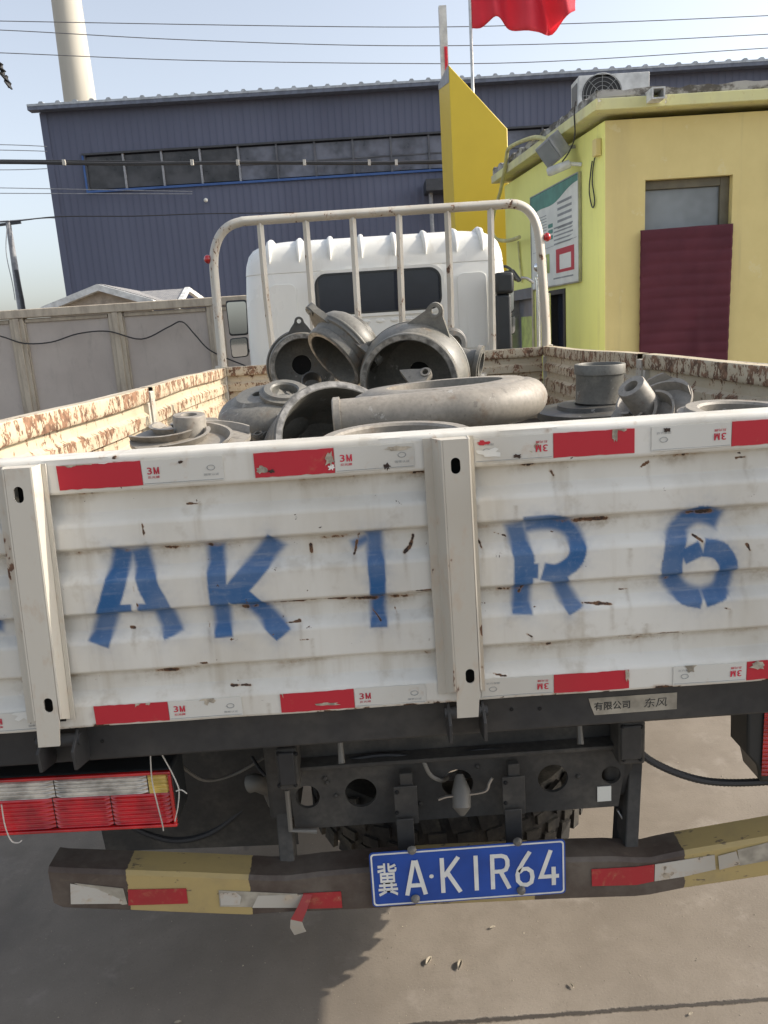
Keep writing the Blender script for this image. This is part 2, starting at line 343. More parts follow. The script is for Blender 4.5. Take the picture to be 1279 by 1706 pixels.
while ux < XF1-1.5:
    wd = 1.262; o = MB().box(ux+.03, ux+wd-.03, YF+.05, YF+.09, zw0+.05, zw1-.04).build('window', 'window_glass_open' if k < 4 else 'window_glass', fac)
    MB().box(ux-.03, ux+.03, YF-.03, YF+.1, zw0, zw1).build('mullion', 'frame_grey' if k in (1, 2, 3, 4) else 'grey_panel', o)
    if k >= 4: MB().box(ux+.03, ux+wd-.03, YF+.02, YF+.12, zw0+.5, zw0+.54).build('transom', 'grey_panel', o)
    ux += wd; k += 1
MB().box(xw0-.06, XF1-.3, YF-.08, YF+.02, zw0-.07, zw0+.0).build('window_sill', 'blue_trim', fac)
MB().box(xw0-.06, XF1-.3, YF-.07, YF+.02, zw1, zw1+.06).build('window_lintel', 'canopy_dark', fac)
MB().box(xw0-.07, xw0-.01, YF-.06, YF+.02, zw0, zw1).build('window_jamb', 'blue_trim', fac)
q0, q1 = PY(708, 300, YF-.8), PY(770, 316, YF-.8)
MB().box(q0[0], q1[0]+2.5, YF-1.0, YF-.06, q1[2], q0[2]).build('canopy', 'canopy_dark', fac, bevel=.01)
q = PY(717, 318, YF-.5); MB().cyl((q[0], YF-.5, 0), (q[0], YF-.5, q[2]+.1), .07, 12).build('downpipe', 'frame_grey', fac)
q = PY(343, 334, YF-.1); MB().sphere((q[0], YF-.15, q[2]), .07).build('wall_lamp', 'paper', fac)

# chimney behind the hall
def mat_chim():
    t = NT('chimney_paint'); a = t.noise(.8, 5, .6, t.co('World', (1, 1, .15))); b = t.noise(2.2, 5, .6, t.co('World', (1, 1, .05)))
    c = t.mix(t.ramp(a, .35, .7), (.50, .47, .40), (.40, .37, .31)); c = t.mix(t.ramp(b, .66, .72, 0, .7), c, (.22, .12, .05))
    M['chimney_paint'] = t.out(c, .8)
mat_chim()
ch = thing('chimney', 'tall cream factory chimney with rust streaks behind the blue hall', 'chimney', (-11.6, 37, 0))
MB().lathe([(.76, 0), (.665, 11.9), (.605, 15.6), (.53, 21), (.40, 21), (.40, 20)], 36, False, Matrix.Translation((-11.6, 37, 0))).build('stack', 'chimney_paint', ch)
MB().lathe([(.56, 18.2), (.62, 18.2), (.62, 18.35), (.56, 18.35)], 36, True, Matrix.Translation((-11.6, 37, 0))).build('collar', 'frame_grey', ch)

# ------------------------------------------------------------------ concrete panel fence
def mat_fence():
    t = NT('fence_panel'); a = t.noise(.9, 6, .6); b = t.noise(8, 5, .7, t.co('World', (1, 1, .3)))
    c = t.mix(t.ramp(a, .3, .7), (.42, .372, .335), (.50, .45, .405)); c = t.mix(t.ramp(b, .5, .8, 0, .4), c, (.22, .2, .18))
    M['fence_panel'] = t.out(c, .85, 0, b, .3, .003)
    t = NT('fence_post'); b = t.noise(9, 6, .7, t.co('World', (1, 1, .25)))
    M['fence_post'] = t.out(t.mix(t.ramp(b, .35, .7), (.50, .44, .35), (.35, .30, .24)), .85, 0, b, .4, .004)
mat_fence()
YN = 13.0
fen = thing('panel_fence', 'grey concrete panel fence with beige posts left of the truck', 'fence', (-5, YN, 0))
xs = [-5.63+1.565*i for i in range(-5, 4)]
for i, x in enumerate(xs):
    mb = MB(); mb.box(x-.11, x+.11, YN-.06, YN+.12, 0, 2.27); mb.box(x-.045, x+.045, YN-.085, YN-.06, 0, 2.27); mb.build('post', 'fence_post', fen, bevel=.008)
    if i < len(xs)-1:
        x1 = xs[i+1]; MB().box(x+.11, x1-.11, YN+.0, YN+.05, 0, 2.26).build('panel', 'fence_panel', fen)
        mb = MB(); 
        for a, b in ((x+.11, x+.13), (x1-.13, x1-.11)): mb.box(a, b, YN-.03, YN+.0, 0, 2.2)
        mb.box(x+.13, x1-.13, YN-.03, YN, 2.2, 2.25); mb.build('panel_edge', 'fence_post', fen, bevel=.004)
MB().box(xs[0]-.2, xs[-1]+.2, YN-.09, YN+.15, 2.272, 2.405).build('coping', 'fence_post', fen, bevel=.012)
pts = [PY(x, y, YN-.13) for x, y in ((-60, 548), (0, 560), (40, 572), (85, 570), (130, 556), (180, 552), (235, 565), (280, 545), (303, 536), (325, 558), (352, 585), (410, 610))]
def smooth(pts, n=6):
    P = [Vector(p) for p in pts]; out = []
    for i in range(len(P)-1):
        a, b, c, d = P[max(i-1, 0)], P[i], P[i+1], P[min(i+2, len(P)-1)]
        for k in range(n):
            t = k/n; out.append(.5*((2*b)+(c-a)*t+(2*a-5*b+4*c-d)*t*t+(3*b-a-3*c+d)*t**3))
    return out+[P[-1]]
tag(MB().tube(smooth(pts), .011, 6).build('fence_cable', 'cable_black'), 'thin black cable draped in loops along the concrete fence', 'cable')

# small house behind the fence
plain('house_wall', (.42, .36, .30), .85); plain('house_trim', (.62, .63, .62), .6)
def mat_shingle():
    t = NT('shingles'); br = t.n('ShaderNodeTexBrick', Vector=t.co('Object', (1, 1, 1)), Color1=(.25, .25, .26, 1), Color2=(.36, .35, .34, 1), Mortar=(.12, .12, .12, 1), Scale=5)
    M['shingles'] = t.out(br.outputs[0], .9)
mat_shingle()
YH = 17.0
hs = thing('gabled_house', 'small beige house with white gable trim and grey shingle roof behind the fence', 'house', (-5, YH+1, 0))
ap, el, er = PY(165, 474, YH), PY(72, 512, YH), PY(258, 500, YH); rt_ = PY(293, 478, YH+1.2); re_ = PY(303, 499, YH+1.2)
MB().box(el[0]+.15, re_[0]-.1, YH+.1, YH+4, 0, 2.35).build('wall', 'house_wall', hs)
MB().plate([[(el[0]+.1, 2.3), (er[0]-.1, 2.3), (er[0]-.1, er[2]), (ap[0], ap[2]-.08), (el[0]+.1, el[2])]], lambda u, v, d: (u, YH+.05+d, v), .1).build('gable', 'house_wall', hs)
for p in (el, er):
    dz = .13; mb = MB(); mb.hexa([(ap[0], YH-.15, ap[2]-dz), (ap[0], YH+.05, ap[2]-dz), (p[0], YH+.05, p[2]-dz), (p[0], YH-.15, p[2]-dz), (ap[0], YH-.15, ap[2]), (ap[0], YH+.05, ap[2]), (p[0], YH+.05, p[2]), (p[0], YH-.15, p[2])]); mb.build('bargeboard', 'house_trim', hs)
    mb = MB(); mb.hexa([(ap[0], YH+.06, ap[2]-.03), (ap[0], YH+3, ap[2]-.03), (p[0], YH+3, p[2]-.03), (p[0], YH+.06, p[2]-.03), (ap[0], YH+.06, ap[2]+.02), (ap[0], YH+3, ap[2]+.02), (p[0], YH+3, p[2]+.02), (p[0], YH+.06, p[2]+.02)]); mb.build('roof', 'shingles', hs)
zr = rt_[2]
mb = MB(); mb.hexa([(ap[0], YH+.5, zr-.5), (re_[0], YH+.5, zr-.5), (rt_[0], YH+2.2, zr-.04), (ap[0], YH+2.2, zr-.04), (ap[0], YH+.5, zr-.45), (re_[0], YH+.5, zr-.45), (rt_[0], YH+2.2, zr+.02), (ap[0], YH+2.2, zr+.02)]); mb.build('roof', 'shingles', hs)
mb = MB(); mb.beam((re_[0]+.03, YH+.45, zr-.5), (rt_[0]+.03, YH+2.2, zr), .1, .1); mb.beam((rt_[0]+.03, YH+2.2, zr), (rt_[0]+.35, YH+3.6, zr-.4), .1, .1); mb.build('bargeboard', 'house_trim', hs)

# ------------------------------------------------------------------ yellow pylon sign, white mast, flag
def mat_y():
    t = NT('pylon_yellow'); a = t.noise(1.2, 4); M['pylon_yellow'] = t.out(t.mix(t.ramp(a, .3, .7), (.74, .54, .04), (.69, .50, .036)), .45)
    t = NT('wall_cream'); a = t.noise(1.3, 6, .6); b = t.noise(40, 4); c = t.mix(t.ramp(a, .35, .7), (.72, .60, .265), (.65, .535, .23)); c = t.mix(t.ramp(t.noise(2.5, 5, .6, t.co('World', (1, 1, .2))), .5, .75, 0, .5), c, (.52, .42, .20)); c = t.mix(t.ramp(t.noise(6, 5, .7, t.co('World', (1, 1, .06))), .58, .75, 0, .35), c, (.42, .35, .2)); c = t.mix(t.ramp(t.noise(4, 5, .7), .62, .68, 0, .3), c, (.74, .68, .42)); M['wall_cream'] = t.out(c, .85, 0, b, .2, .002)
    t = NT('wall_bounce_lit'); a = t.noise(1.6, 6, .6, t.co('World', (1, 1, .3))); c = t.mix(t.ramp(a, .35, .7), (.87, .86, .28), (.80, .79, .26)); c = t.mix(t.ramp(t.noise(7, 5, .7, t.co('World', (1, 1, .07))), .56, .75, 0, .45), c, (.55, .52, .24)); M['wall_bounce_lit'] = t.out(c, .85, 0, t.noise(40, 4), .2, .002)  # side wall yellow, brightened and greened with bounced light painted into the base
    t = NT('roof_felt'); a = t.noise(6, 6, .7, t.co('World', (.6, .6, 1))); M['roof_felt'] = t.out(t.mix(t.ramp(a, .42, .58), (.10, .09, .075), (.42, .41, .38)), .8, 0, a, .6, .01)
    t = NT('curtain_maroon'); a = t.noise(3, 4); M['curtain_maroon'] = t.out(t.mix(t.ramp(a, .3, .7), (.075, .014, .024), (.10, .02, .032)), .9)
mat_y()
YP = 11.6
py = thing('pylon_sign', 'tall yellow slanted-top pylon standing behind the truck cab', 'sign pylon', (1.6, YP+.6, 0))
a = PY(747, 108, YP); b = PY(845, 214, YP); x0, x1 = a[0], b[0]; bk = 1.35
pr = lambda y: [(x0, y, 0), (x1, y, 0), (x1, y, b[2]), (x0, y, a[2])]
zbk = PY(731, 142, YP+bk)[2]
mb = MB(); mb.add([(x0, YP, 0), (x1, YP, 0), (x1, YP, b[2]), (x0, YP, a[2]), (x0, YP+bk, 0), (x1, YP+bk, 0), (x1, YP+bk, b[2]-.3), (x0, YP+bk, zbk)], [(0, 1, 2, 3), (4, 7, 6, 5), (0, 3, 7, 4), (1, 5, 6, 2), (3, 2, 6, 7), (0, 4, 5, 1)]); mb.build('panel', 'pylon_yellow', py, bevel=.01)
zc = PY(748, 137, YP)[2]
MB().add([(x0-.006, YP, zc), (x0-.006, YP, a[2]+.006), (x0-.006, YP+bk, zbk+.006), (x0-.006, YP+bk, PY(731, 150, YP+bk)[2]), (x0-.001, YP, zc), (x0-.001, YP, a[2]+.004), (x0-.001, YP+bk, zbk+.004), (x0-.001, YP+bk, PY(731, 150, YP+bk)[2])], [(0, 1, 2, 3), (4, 7, 6, 5), (0, 4, 5, 1), (1, 5, 6, 2), (2, 6, 7, 3), (3, 7, 4, 0)]).build('cap', 'frame_grey', py)
t0, t1 = PY(734, 11, 14), PY(741, 122, 14)
ms = thing('mast_board', 'slim white mast board with red lettering behind the yellow pylon', 'mast', (t0[0], 14, 0))
MB().box(t1[0]-.06, t1[0]+.06, 13.95, 14.05, 0, t0[2]).build('board', 'house_trim', ms)
MB().box(t1[0]-.0, t1[0]+.045, 13.935, 13.949, t1[2]-.3, PY(738, 80, 14)[2]).build('red_print', 'flag_red', ms)
fp = thing('flagpole', 'thin pole flying a wind-blown red flag above the yellow pylon', 'flag', (1.95, 15, 0))
f0 = PY(783, 20, 15)
MB().tube([(f0[0], 15, 0), (f0[0], 15, 9.4)], .028, 10).build('pole', 'bare_metal', fp)
bot = [(784, 47), (800, 45), (812, 38), (824, 31), (838, 34), (852, 45), (866, 54), (884, 57), (902, 52), (920, 53), (934, 38), (950, 26), (967, 11)]
bp = [PY(x, y, 15) for x, y in bot]; bp = smooth(bp, 3); mb = MB(); NR = 14; vs = []
for i, p in enumerate(bp):
    for r in range(NR+1):
        t = r/NR; wv = .22*math.sin(i*.55+t*1.2)*(i/len(bp))**.5; vs.append((p[0]+.05*math.sin(t*5+i*.3)*(i/len(bp)), 15+wv, p[2]+t*(1.25-(p[2]-bp[0][2])*.55)))
n = NR+1
mb.add(vs, [(i*n+r, (i+1)*n+r, (i+1)*n+r+1, i*n+r+1) for i in range(len(bp)-1) for r in range(NR)])
fl = mb.build('flag_cloth', 'flag_red', fp, 180); sm = fl.modifiers.new('thick', 'SOLIDIFY'); sm.thickness = .004

# ------------------------------------------------------------------ guard house
YG = 7.3
A = np.array([PY(1008, 400, YG)[0], YG]); Bq = np.array([6.6, YG]); D = np.array([1.72, 10.3]); Cq = np.array([6.6, 10.3])
HW = 3.36
gh = thing('guard_house', 'single-storey yellow guard house with flat roof right of the truck', 'building', (A[0]+2, 8.8, 0))
sd_ = (D-A)/np.linalg.norm(D-A); sn_ = np.array([-sd_[1], sd_[0]]); LW = float(np.linalg.norm(D-A))
def SW(x, y):      # pixel -> (distance along the side wall, height)
    d = ray(x, y); t = float(np.dot(A-CAM[:2], sn_)/np.dot(d[:2], sn_)); p = CAM+d*t; return float(np.dot(p[:2]-A, sd_)), float(p[2])
def SP(s, z, d=0):  # point on the side wall, d metres out
    q = A+sd_*s+sn_*d; return (q[0], q[1], z)
dl, dr, dt = PY(1075, 300, YG)[0], PY(1221, 292, YG)[0], PY(1075, 300, YG)[2]
MB().plate([[(A[0], 0), (dl, 0), (dl, dt), (dr, dt), (dr, 0), (Bq[0], 0), (Bq[0], HW), (A[0], HW)]], lambda u, v, d: (u, YG+d, v), .2).build('front_wall', 'wall_cream', gh, 30)
s0, z1 = SW(942, 480); s1, _ = SW(914, 482); wz0 = .9
g0, gz1 = SW(890, 478); g1, _ = SW(852, 488)
MB().plate([[(.21, 0), (LW, 0), (LW, HW), (.21, HW)], [(s0, wz0), (s1, wz0), (s1, z1), (s0, z1)], [(g0, wz0), (g1, wz0), (g1, gz1), (g0, gz1)]], lambda u, v, d: SP(u, v, -d), .2).build('side_wall', 'wall_bounce_lit', gh, 30)
MB().add([SP(-.0, 0, .003), SP(.21, 0, .003), SP(.21, HW, .003), SP(0, HW, .003), SP(0, 0, -.0), SP(.21, 0, -.15), SP(.21, HW, -.15), SP(0, HW, 0)], [(0, 1, 2, 3), (4, 7, 6, 5), (0, 4, 5, 1), (3, 2, 6, 7), (0, 3, 7, 4), (1, 5, 6, 2)]).build('corner_pier', 'wall_bounce_lit', gh)
MB().box(D[0]+.05, Cq[0], 10.1, 10.3, 0, HW).build('rear_wall', 'wall_cream', gh)
MB().box(Bq[0]-.2, Bq[0], YG+.21, 10.09, 0, HW).build('side_wall', 'wall_cream', gh)
# roof slab with overhang, felt and spout
ov = .13
e = [A+sn_*ov*1.0-sd_*.0+np.array([0, -ov]), Bq+np.array([ov, -ov]), Cq+np.array([ov, ov]), D+sn_*ov+sd_*ov]
zf0, zf1 = PY(1014, 183, YG-ov)[2], PY(1012, 164, YG-ov)[2]; zf0 = max(zf0, HW+.003)
sl = [tuple(q) for q in e]
MB().plate([sl], lambda u, v, d: (u, v, zf0+d), zf1-zf0).build('roof_slab', 'eave_paint', gh, bevel=.006)
cx_, cy_ = 3.9, 8.7; sh = [(cx_+(u-cx_)*.992, cy_+(v-cy_)*.985) for u, v in sl]
mb = MB(); mb.plate([sh], lambda u, v, d: (u, v, zf1+.001+d), .012)
N_ = 60
for (p, q) in ((sh[0], sh[1]), (sh[3], sh[0])):       # uneven felt upstand along the two visible edges
    vs = []
    for i in range(N_+1):
        t = i/N_; x, y = p[0]+(q[0]-p[0])*t, p[1]+(q[1]-p[1])*t; hh = .055+.02*math.sin(i*1.3)*random.random()+random.uniform(-.008, .008); nx, ny = -(q[1]-p[1]), q[0]-p[0]; l = math.hypot(nx, ny); nx, ny = nx/l*.14, ny/l*.14; j = random.uniform(-.006, .006)
        vs += [(x+j, y+j, zf1+.0135), (x+j, y+j, zf1+.0135+hh), (x+nx, y+ny, zf1+.015+hh*.9), (x+nx, y+ny, zf1+.0135)]
    mb.add(vs, [(4*i+a, 4*i+4+a, 4*i+4+(a+1) % 4, 4*i+(a+1) % 4) for i in range(N_) for a in range(4)])
mb.build('roof_felt', 'roof_felt', gh, 30)
sp0 = PY(1095, 156, YG-.25)
mb = MB(); hx = .055
for a_ in ((-hx, -hx+.012, -.045, .045), (hx-.012, hx, -.045, .045), (-hx+.012, hx-.012, .033, .045), (-hx+.012, hx-.012, -.045, -.033)): mb.box(sp0[0]+a_[0], sp0[0]+a_[1], YG-.28, YG+.1, sp0[2]+a_[2], sp0[2]+a_[3])
mb.build('drain_spout', 'house_trim', gh); MB().box(sp0[0]-hx+.013, sp0[0]+hx-.013, YG-.05, YG+.05, sp0[2]-.032, sp0[2]+.032).build('drain_mouth', 'hole_dark', gh)
# door: frame, transom glass
plain('door_frame', (.13, .115, .075), .5); plain('transom_glass', (.20, .22, .23), .22, 0, .2, 2, 0)
mb = MB(); fw = .055
mb.box(dl+.001, dl+fw*.4, YG+.06, YG+.13, 0, dt-.001); mb.box(dr-fw*1.5, dr-.001, YG+.06, YG+.13, 0, dt-.001); mb.box(dl+fw*.4, dr-fw*1.5, YG+.06, YG+.13, dt-.075, dt-.001); mb.box(dl+fw*.4, dr-fw*1.5, YG+.06, YG+.13, 2.28, 2.34)
door = mb.build('door_frame', 'door_frame', gh, bevel=.004)
MB().box(dl+fw*.4+.001, dr-fw*1.5-.001, YG+.09, YG+.1, 2.342, dt-.077).build('glass_pane', 'transom_glass', door)
MB().box(dl+fw*.4+.001, dr-fw*1.5-.001, YG+.085, YG+.12, .02, 2.278).build('door_leaf', 'door_frame', door)
cl, cr_, ct = PY(1067, 386, YG-.04)[0], PY(1221, 378, YG-.04)[0], PY(1075, 384, YG-.04)[2]
mb = MB(); NU, NV = 48, 150; vs = []
for j in range(NV+1):
    for i in range(NU+1):
        u, v = i/NU, j/NV; z = ct-v*(ct-.03)+.012*(u)*(1-v); wdt = 1-.02*v
        q = abs(math.sin(v*math.pi*24+.25*math.sin(u*5)))**.6*.011*(.85+.15*math.sin(u*23+v*40)) # quilted rolls
        vs.append((cl+(cr_-cl)*((u-.5)*wdt+.5-.02*v), YG-.03-q-.022*math.sin(u*6+v*2.5)*v-.02*math.exp(-((u-.62-.1*v)/.06)**2)*v, z))
mb.add(vs, [(j*(NU+1)+i, j*(NU+1)+i+1, (j+1)*(NU+1)+i+1, (j+1)*(NU+1)+i) for j in range(NV) for i in range(NU)])
cu_ = mb.build('door_curtain', 'curtain_maroon', None, 180); m_ = cu_.modifiers.new('thick', 'SOLIDIFY'); m_.thickness = .01; m_.offset = 1
tag(cu_, 'maroon quilted door curtain hanging in the guard house doorway', 'curtain')
# side windows
def sbox(mb, s0, s1, z0, z1, d0, d1): return mb.hexa([SP(s0, z0, d0), SP(s1, z0, d0), SP(s1, z0, d1), SP(s0, z0, d1), SP(s0, z1, d0), SP(s1, z1, d0), SP(s1, z1, d1), SP(s0, z1, d1)])
mb = MB(); t_ = .05
for q in ((s0, s0+t_, wz0, z1), (s1-t_, s1, wz0, z1), (s0+t_, s1-t_, z1-t_, z1), (s0+t_, s1-t_, wz0, wz0+t_)): sbox(mb, q[0]+.001, q[1]-.001, q[2]+.001, q[3]-.001, -.15, .012)
wd_ = mb.build('window', 'ink_black', gh); mb = MB(); sbox(mb, s0+t_, s1-t_, wz0+t_, z1-t_, -.1, -.08); mb.build('pane', 'glass_dark', wd_)
plain('poster_green', (.42, .50, .14), .4, 0, .25, 5); plain('header_grey', (.13, .135, .15), .5)
mb = MB(); ds = g1-g0
sbox(mb, g0+.001, g0+t_-.001, wz0+.001, gz1-.001, -.15, .02); wd_ = mb.build('window', 'bare_metal', gh)
mb = MB(); sbox(mb, g1-t_+.001, g1-.001, wz0+.001, gz1-.001, -.15, .02); mb.build('jamb', 'bare_metal', wd_)
mb = MB(); sbox(mb, g0+t_, g1-t_, gz1-.12, gz1-.001, -.15, .02); mb.build('window_header', 'header_grey', wd_)
mb = MB(); sbox(mb, g0+t_, g1-t_, wz0+.001, gz1-.12, -.1, -.08); mb.build('pane', 'window_glass', wd_)
mb = MB(); sbox(mb, g0+t_+.08, g1-t_-.08, wz0+.1, gz1-.32, -.079, -.077); mb.build('poster', 'poster_green', wd_)
# notice board on the side wall
bs0, bz1 = SW(968, 288); bs1, _ = SW(888, 330); _, bz0 = SW(967, 468)
nb = thing('notice_board', 'white printed notice board with green wave on the guard house side wall', 'notice board', SP((bs0+bs1)/2, bz0, .03))
mb = MB(); sbox(mb, bs0, bs1, bz0, bz1, .004, .03); mb.build('board', 'paper', nb, bevel=.003)
mb = MB(); 
for q in ((bs0-.012, bs0-.001, bz0-.01, bz1+.01), (bs1+.001, bs1+.012, bz0-.01, bz1+.01), (bs0, bs1, bz0-.011, bz0-.001), (bs0, bs1, bz1+.001, bz1+.011)): sbox(mb, *q, .004, .036)
mb.build('trim', 'bare_metal', nb)
BW, BH = bs1-bs0, bz1-bz0
fb = lambda u, v, d: SP(bs1-u*BW, bz0+v*BH, .0312+d*.002)      # u from left to right as read, v up
wv = [(u, .80+.13*u**1.5+.02*math.sin(u*9)) for u in np.linspace(0, 1, 20)]
MB().plate([wv+[(1, .999), (0, .999)]], fb, .5).build('print', 'ink_green', nb)
mb = MB()
for i in range(9): mb.plate([[(.08, .74-i*.03), (.36+.05*random.random(), .74-i*.03), (.36, .748-i*.03), (.08, .748-i*.03)]], fb, .3)
for i in range(5): mb.plate([[(.60, .80-i*.06), (.88, .80-i*.06), (.88, .825-i*.06), (.60, .825-i*.06)]], fb, .3)
for i in range(5): mb.plate([[(.52, .57-i*.04), (.9-.1*random.random(), .57-i*.04), (.9, .585-i*.04), (.52, .585-i*.04)]], fb, .3)
mb.plate([[(.04, .39), (.97, .42), (.97, .424), (.04, .394)]], fb, .3); mb.plate([[(.5, .06), (.9, .06), (.9, .075), (.5, .075)]], fb, .3)
mb.build('print', 'ink_grey', nb)
for i in range(3): MB().plate([rrect(.40, .50, .60-i*.06, .64-i*.06, .01, 2)], fb, .3).build('print', 'ink_green', nb)
MB().plate([[(.56, .12), (.92, .12), (.92, .36), (.56, .36)], [(.63, .15), (.86, .15), (.86, .30), (.63, .30)]], fb, .4).build('certificate_frame', 'tape_red', nb)
MB().plate([[(.14, .14), (.42, .14), (.42, .34), (.14, .34)], [(.2, .17), (.36, .17), (.36, .31), (.2, .31)]], fb, .4).build('certificate_frame', 'poster_green', nb)
# flood lamp, CCTV camera, junction box, hose, wall cables
fl_ = thing('flood_lamp', 'grey rectangular flood lamp under the guard house eave', 'lamp', SP(*SW(955, 250), .1))
s_, z_ = SW(958, 248); c0 = Vector(SP(s_, z_, .22))
Mx = Matrix.Translation(c0) @ Matrix.Rotation(R_(-35), 4, 'Y') @ Matrix.Rotation(R_(20), 4, 'Z')
def mbox(mb, Mx, sx, sy, sz, o=(0, 0, 0)):
    return mb.hexa([Mx @ Vector((o[0]+a*sx/2, o[1]+b*sy/2, o[2]+c*sz/2)) for c in (-1, 1) for a, b in ((-1, -1), (1, -1), (1, 1), (-1, 1))])
mbox(MB(), Mx, .13, .28, .22).build('housing', 'frame_grey', fl_, bevel=.01); mbox(MB(), Mx, .008, .24, .18, (-.07, 0, 0)).build('lens', 'transom_glass', fl_)
MB().beam(SP(s_, z_+.02, .003), c0, .03, .03).build('bracket', 'frame_grey', fl_)
cv = thing('security_camera', 'small white bullet security camera below the flood lamp', 'camera', SP(*SW(962, 274), .1))
s_, z_ = SW(966, 272); c1 = Vector(SP(s_, z_, .1)); c2 = Vector(SP(s_+.06, z_-.06, .30))
MB().tube([c1, c1.lerp(c2, .9), c2], .04, 12, True, [.038, .042, .03]).build('body', 'house_trim', cv); MB().cyl(SP(s_-.05, z_-.02, .003), c1, .018).build('mount', 'house_trim', cv)
s_, z_ = SW(1000, 246); mb = MB(); sbox(mb, s_-.04, s_+.04, z_-.07, z_+.07, .006, .06)
tag(mb.build('junction_box', 'wall_cream', None, bevel=.006), 'small yellow-painted junction box near the guard house corner', 'box')
def wallpath(pts, d=.03): return smooth([SP(*SW(x, y), d) for x, y in pts], 5)
plain('hose_yellow', (.55, .52, .24), .6)
tag(MB().tube(wallpath([(938, 232), (920, 228), (900, 232), (880, 240), (869, 248), (866, 262), (862, 285), (855, 318), (845, 350), (840, 378), (846, 396), (866, 400), (888, 394)], .16), .022, 8).build('drain_hose', 'hose_yellow'), 'yellowish insulated hose looping down the guard house side wall', 'hose')
tag(MB().tube(wallpath([(990, 268), (987, 290), (985, 320), (990, 345), (994, 335), (990, 300), (993, 268), (998, 255)], .02), .006, 6).build('wall_cable', 'cable_black'), 'thin black cable loop hanging from the junction box', 'cable')
tag(MB().tube(wallpath([(986, 168), (983, 190), (984, 225), (975, 250), (962, 268)], .15), .006, 6).build('wall_cable', 'cable_black'), 'thin cable dropping from the roof edge to the security camera', 'cable')
tag(MB().tube(wallpath([(866, 402), (868, 430), (872, 470)], .02), .012, 6).build('conduit', 'hose_yellow'), 'painted conduit running down the side wall below the hose loop', 'conduit')
# air conditioner on the roof
YA = 9.0; ax0, ax1, az1 = PY(964, 124, YA)[0], PY(1082, 122, YA)[0], PY(1000, 124, YA)[2]; az0 = zf1+.06
ac = thing('air_conditioner', 'white outdoor air conditioner unit on the guard house roof', 'air conditioner', ((ax0+ax1)/2, YA+.15, zf1+.014))
fx, fz, fr = PY(1003, 158, YA)[0], PY(1003, 158, YA)[2], .215
MB().plate([[(ax0, az0), (ax1, az0), (ax1, az1), (ax0, az1)], oval(fx, fz, fr, fr, 32)], lambda u, v, d: (u, YA+d, v), .02).build('front_panel', 'house_trim', ac, bevel=.003)
MB().box(ax0, ax1, YA+.021, YA+.32, az0, az1-.001).build('housing', 'house_trim', ac, bevel=.008)
MB().box(ax0-.004, ax0-.001, YA+.06, YA+.28, az0+.05, az1-.05).build('side_grille', 'header_grey', ac)
mb = MB(); mb.lathe([(fr-.003, 0), (fr-.003, .012), (.01, .012), (.01, 0)], 32, True, Matrix.Translation((fx, YA+.019, fz)) @ Matrix.Rotation(R_(90), 4, 'X')); mb.build('fan_opening', 'ink_black', ac)
mb = MB()
for rr in (.05, .09, .13, .17, .205): mb.tube([(fx+rr*math.cos(a), YA-.004, fz+rr*math.sin(a)) for a in np.linspace(0, 2*math.pi, 28)], .0028, 5, False)
for a in np.linspace(0, 2*math.pi, 9)[:-1]: mb.tube([(fx, YA-.004, fz), (fx+.213*math.cos(a), YA-.004, fz+.213*math.sin(a))], .003, 5)
mb.build('fan_guard', 'ink_grey', ac)
for x in (ax0+.1, ax1-.14): MB().box(x, x+.05, YA-.03, YA+.36, zf1+.0145, az0-.001).build('foot', 'frame_grey', ac)
# stainless gate post between truck and guard house
g = PY(897, 436, 8.0)
gp = thing('gate_post', 'shiny stainless steel gate post with ball top beside the guard house', 'post', (g[0], 8.0, 0))
MB().cyl((g[0], 8, 0), (g[0], 8, g[2]-.17), .033, 20).build('tube', 'chrome', gp); MB().lathe([(.001, 0), (.045, 0), (.045, .02), (.02, .03), (.02, .05)], 20, False, Matrix.Translation((g[0], 8, g[2]-.169))).build('cap', 'chrome', gp)
MB().sphere((g[0], 8, g[2]-.05), .05, 20, 12).build('ball', 'chrome', gp)
MB().cyl((g[0]+.12, 8.1, 0), (g[0]+.12, 8.1, g[2]-.3), .018, 14).build('rail', 'chrome', gp)

# ------------------------------------------------------------------ overhead lines
def wire(name, pts, Y, r, label, mat='cable_black', cat='wire', group=None, wob=0):
    P = smooth([PY(x, y, Y) for x, y in pts], 8); return tag(MB().tube(P, r, 6).build(name, mat), label, cat, group)
wire('overhead_wire', [(-300, 28), (0, 35), (640, 45), (960, 39), (1279, 26), (1600, 10)], 20, .0095, 'topmost thin power wire crossing the sky above the chimney', 'wire_grey')
wire('overhead_wire', [(-300, 40), (0, 50), (300, 66), (640, 76), (960, 72), (1279, 57), (1600, 40)], 20, .0095, 'middle of three thin power wires crossing the sky', 'wire_grey')
wire('overhead_wire', [(-300, 78), (0, 88), (300, 100), (640, 105.5), (900, 103), (1279, 80), (1600, 60)], 20, .0095, 'lowest of three thin power wires above the blue hall roof', 'wire_grey')
wire('overhead_cable', [(-300, 272), (0, 270.5), (200, 273), (400, 271), (600, 272), (735, 269), (900, 262), (1100, 255)], 18, .036, 'thick black bundled cable passing across the factory windows', cat='cable')
wire('overhead_cable', [(0, 267), (200, 269), (400, 272), (600, 270), (735, 272), (900, 262)], 18.1, .018, 'thinner black cable twisted along the thick bundle', cat='cable')
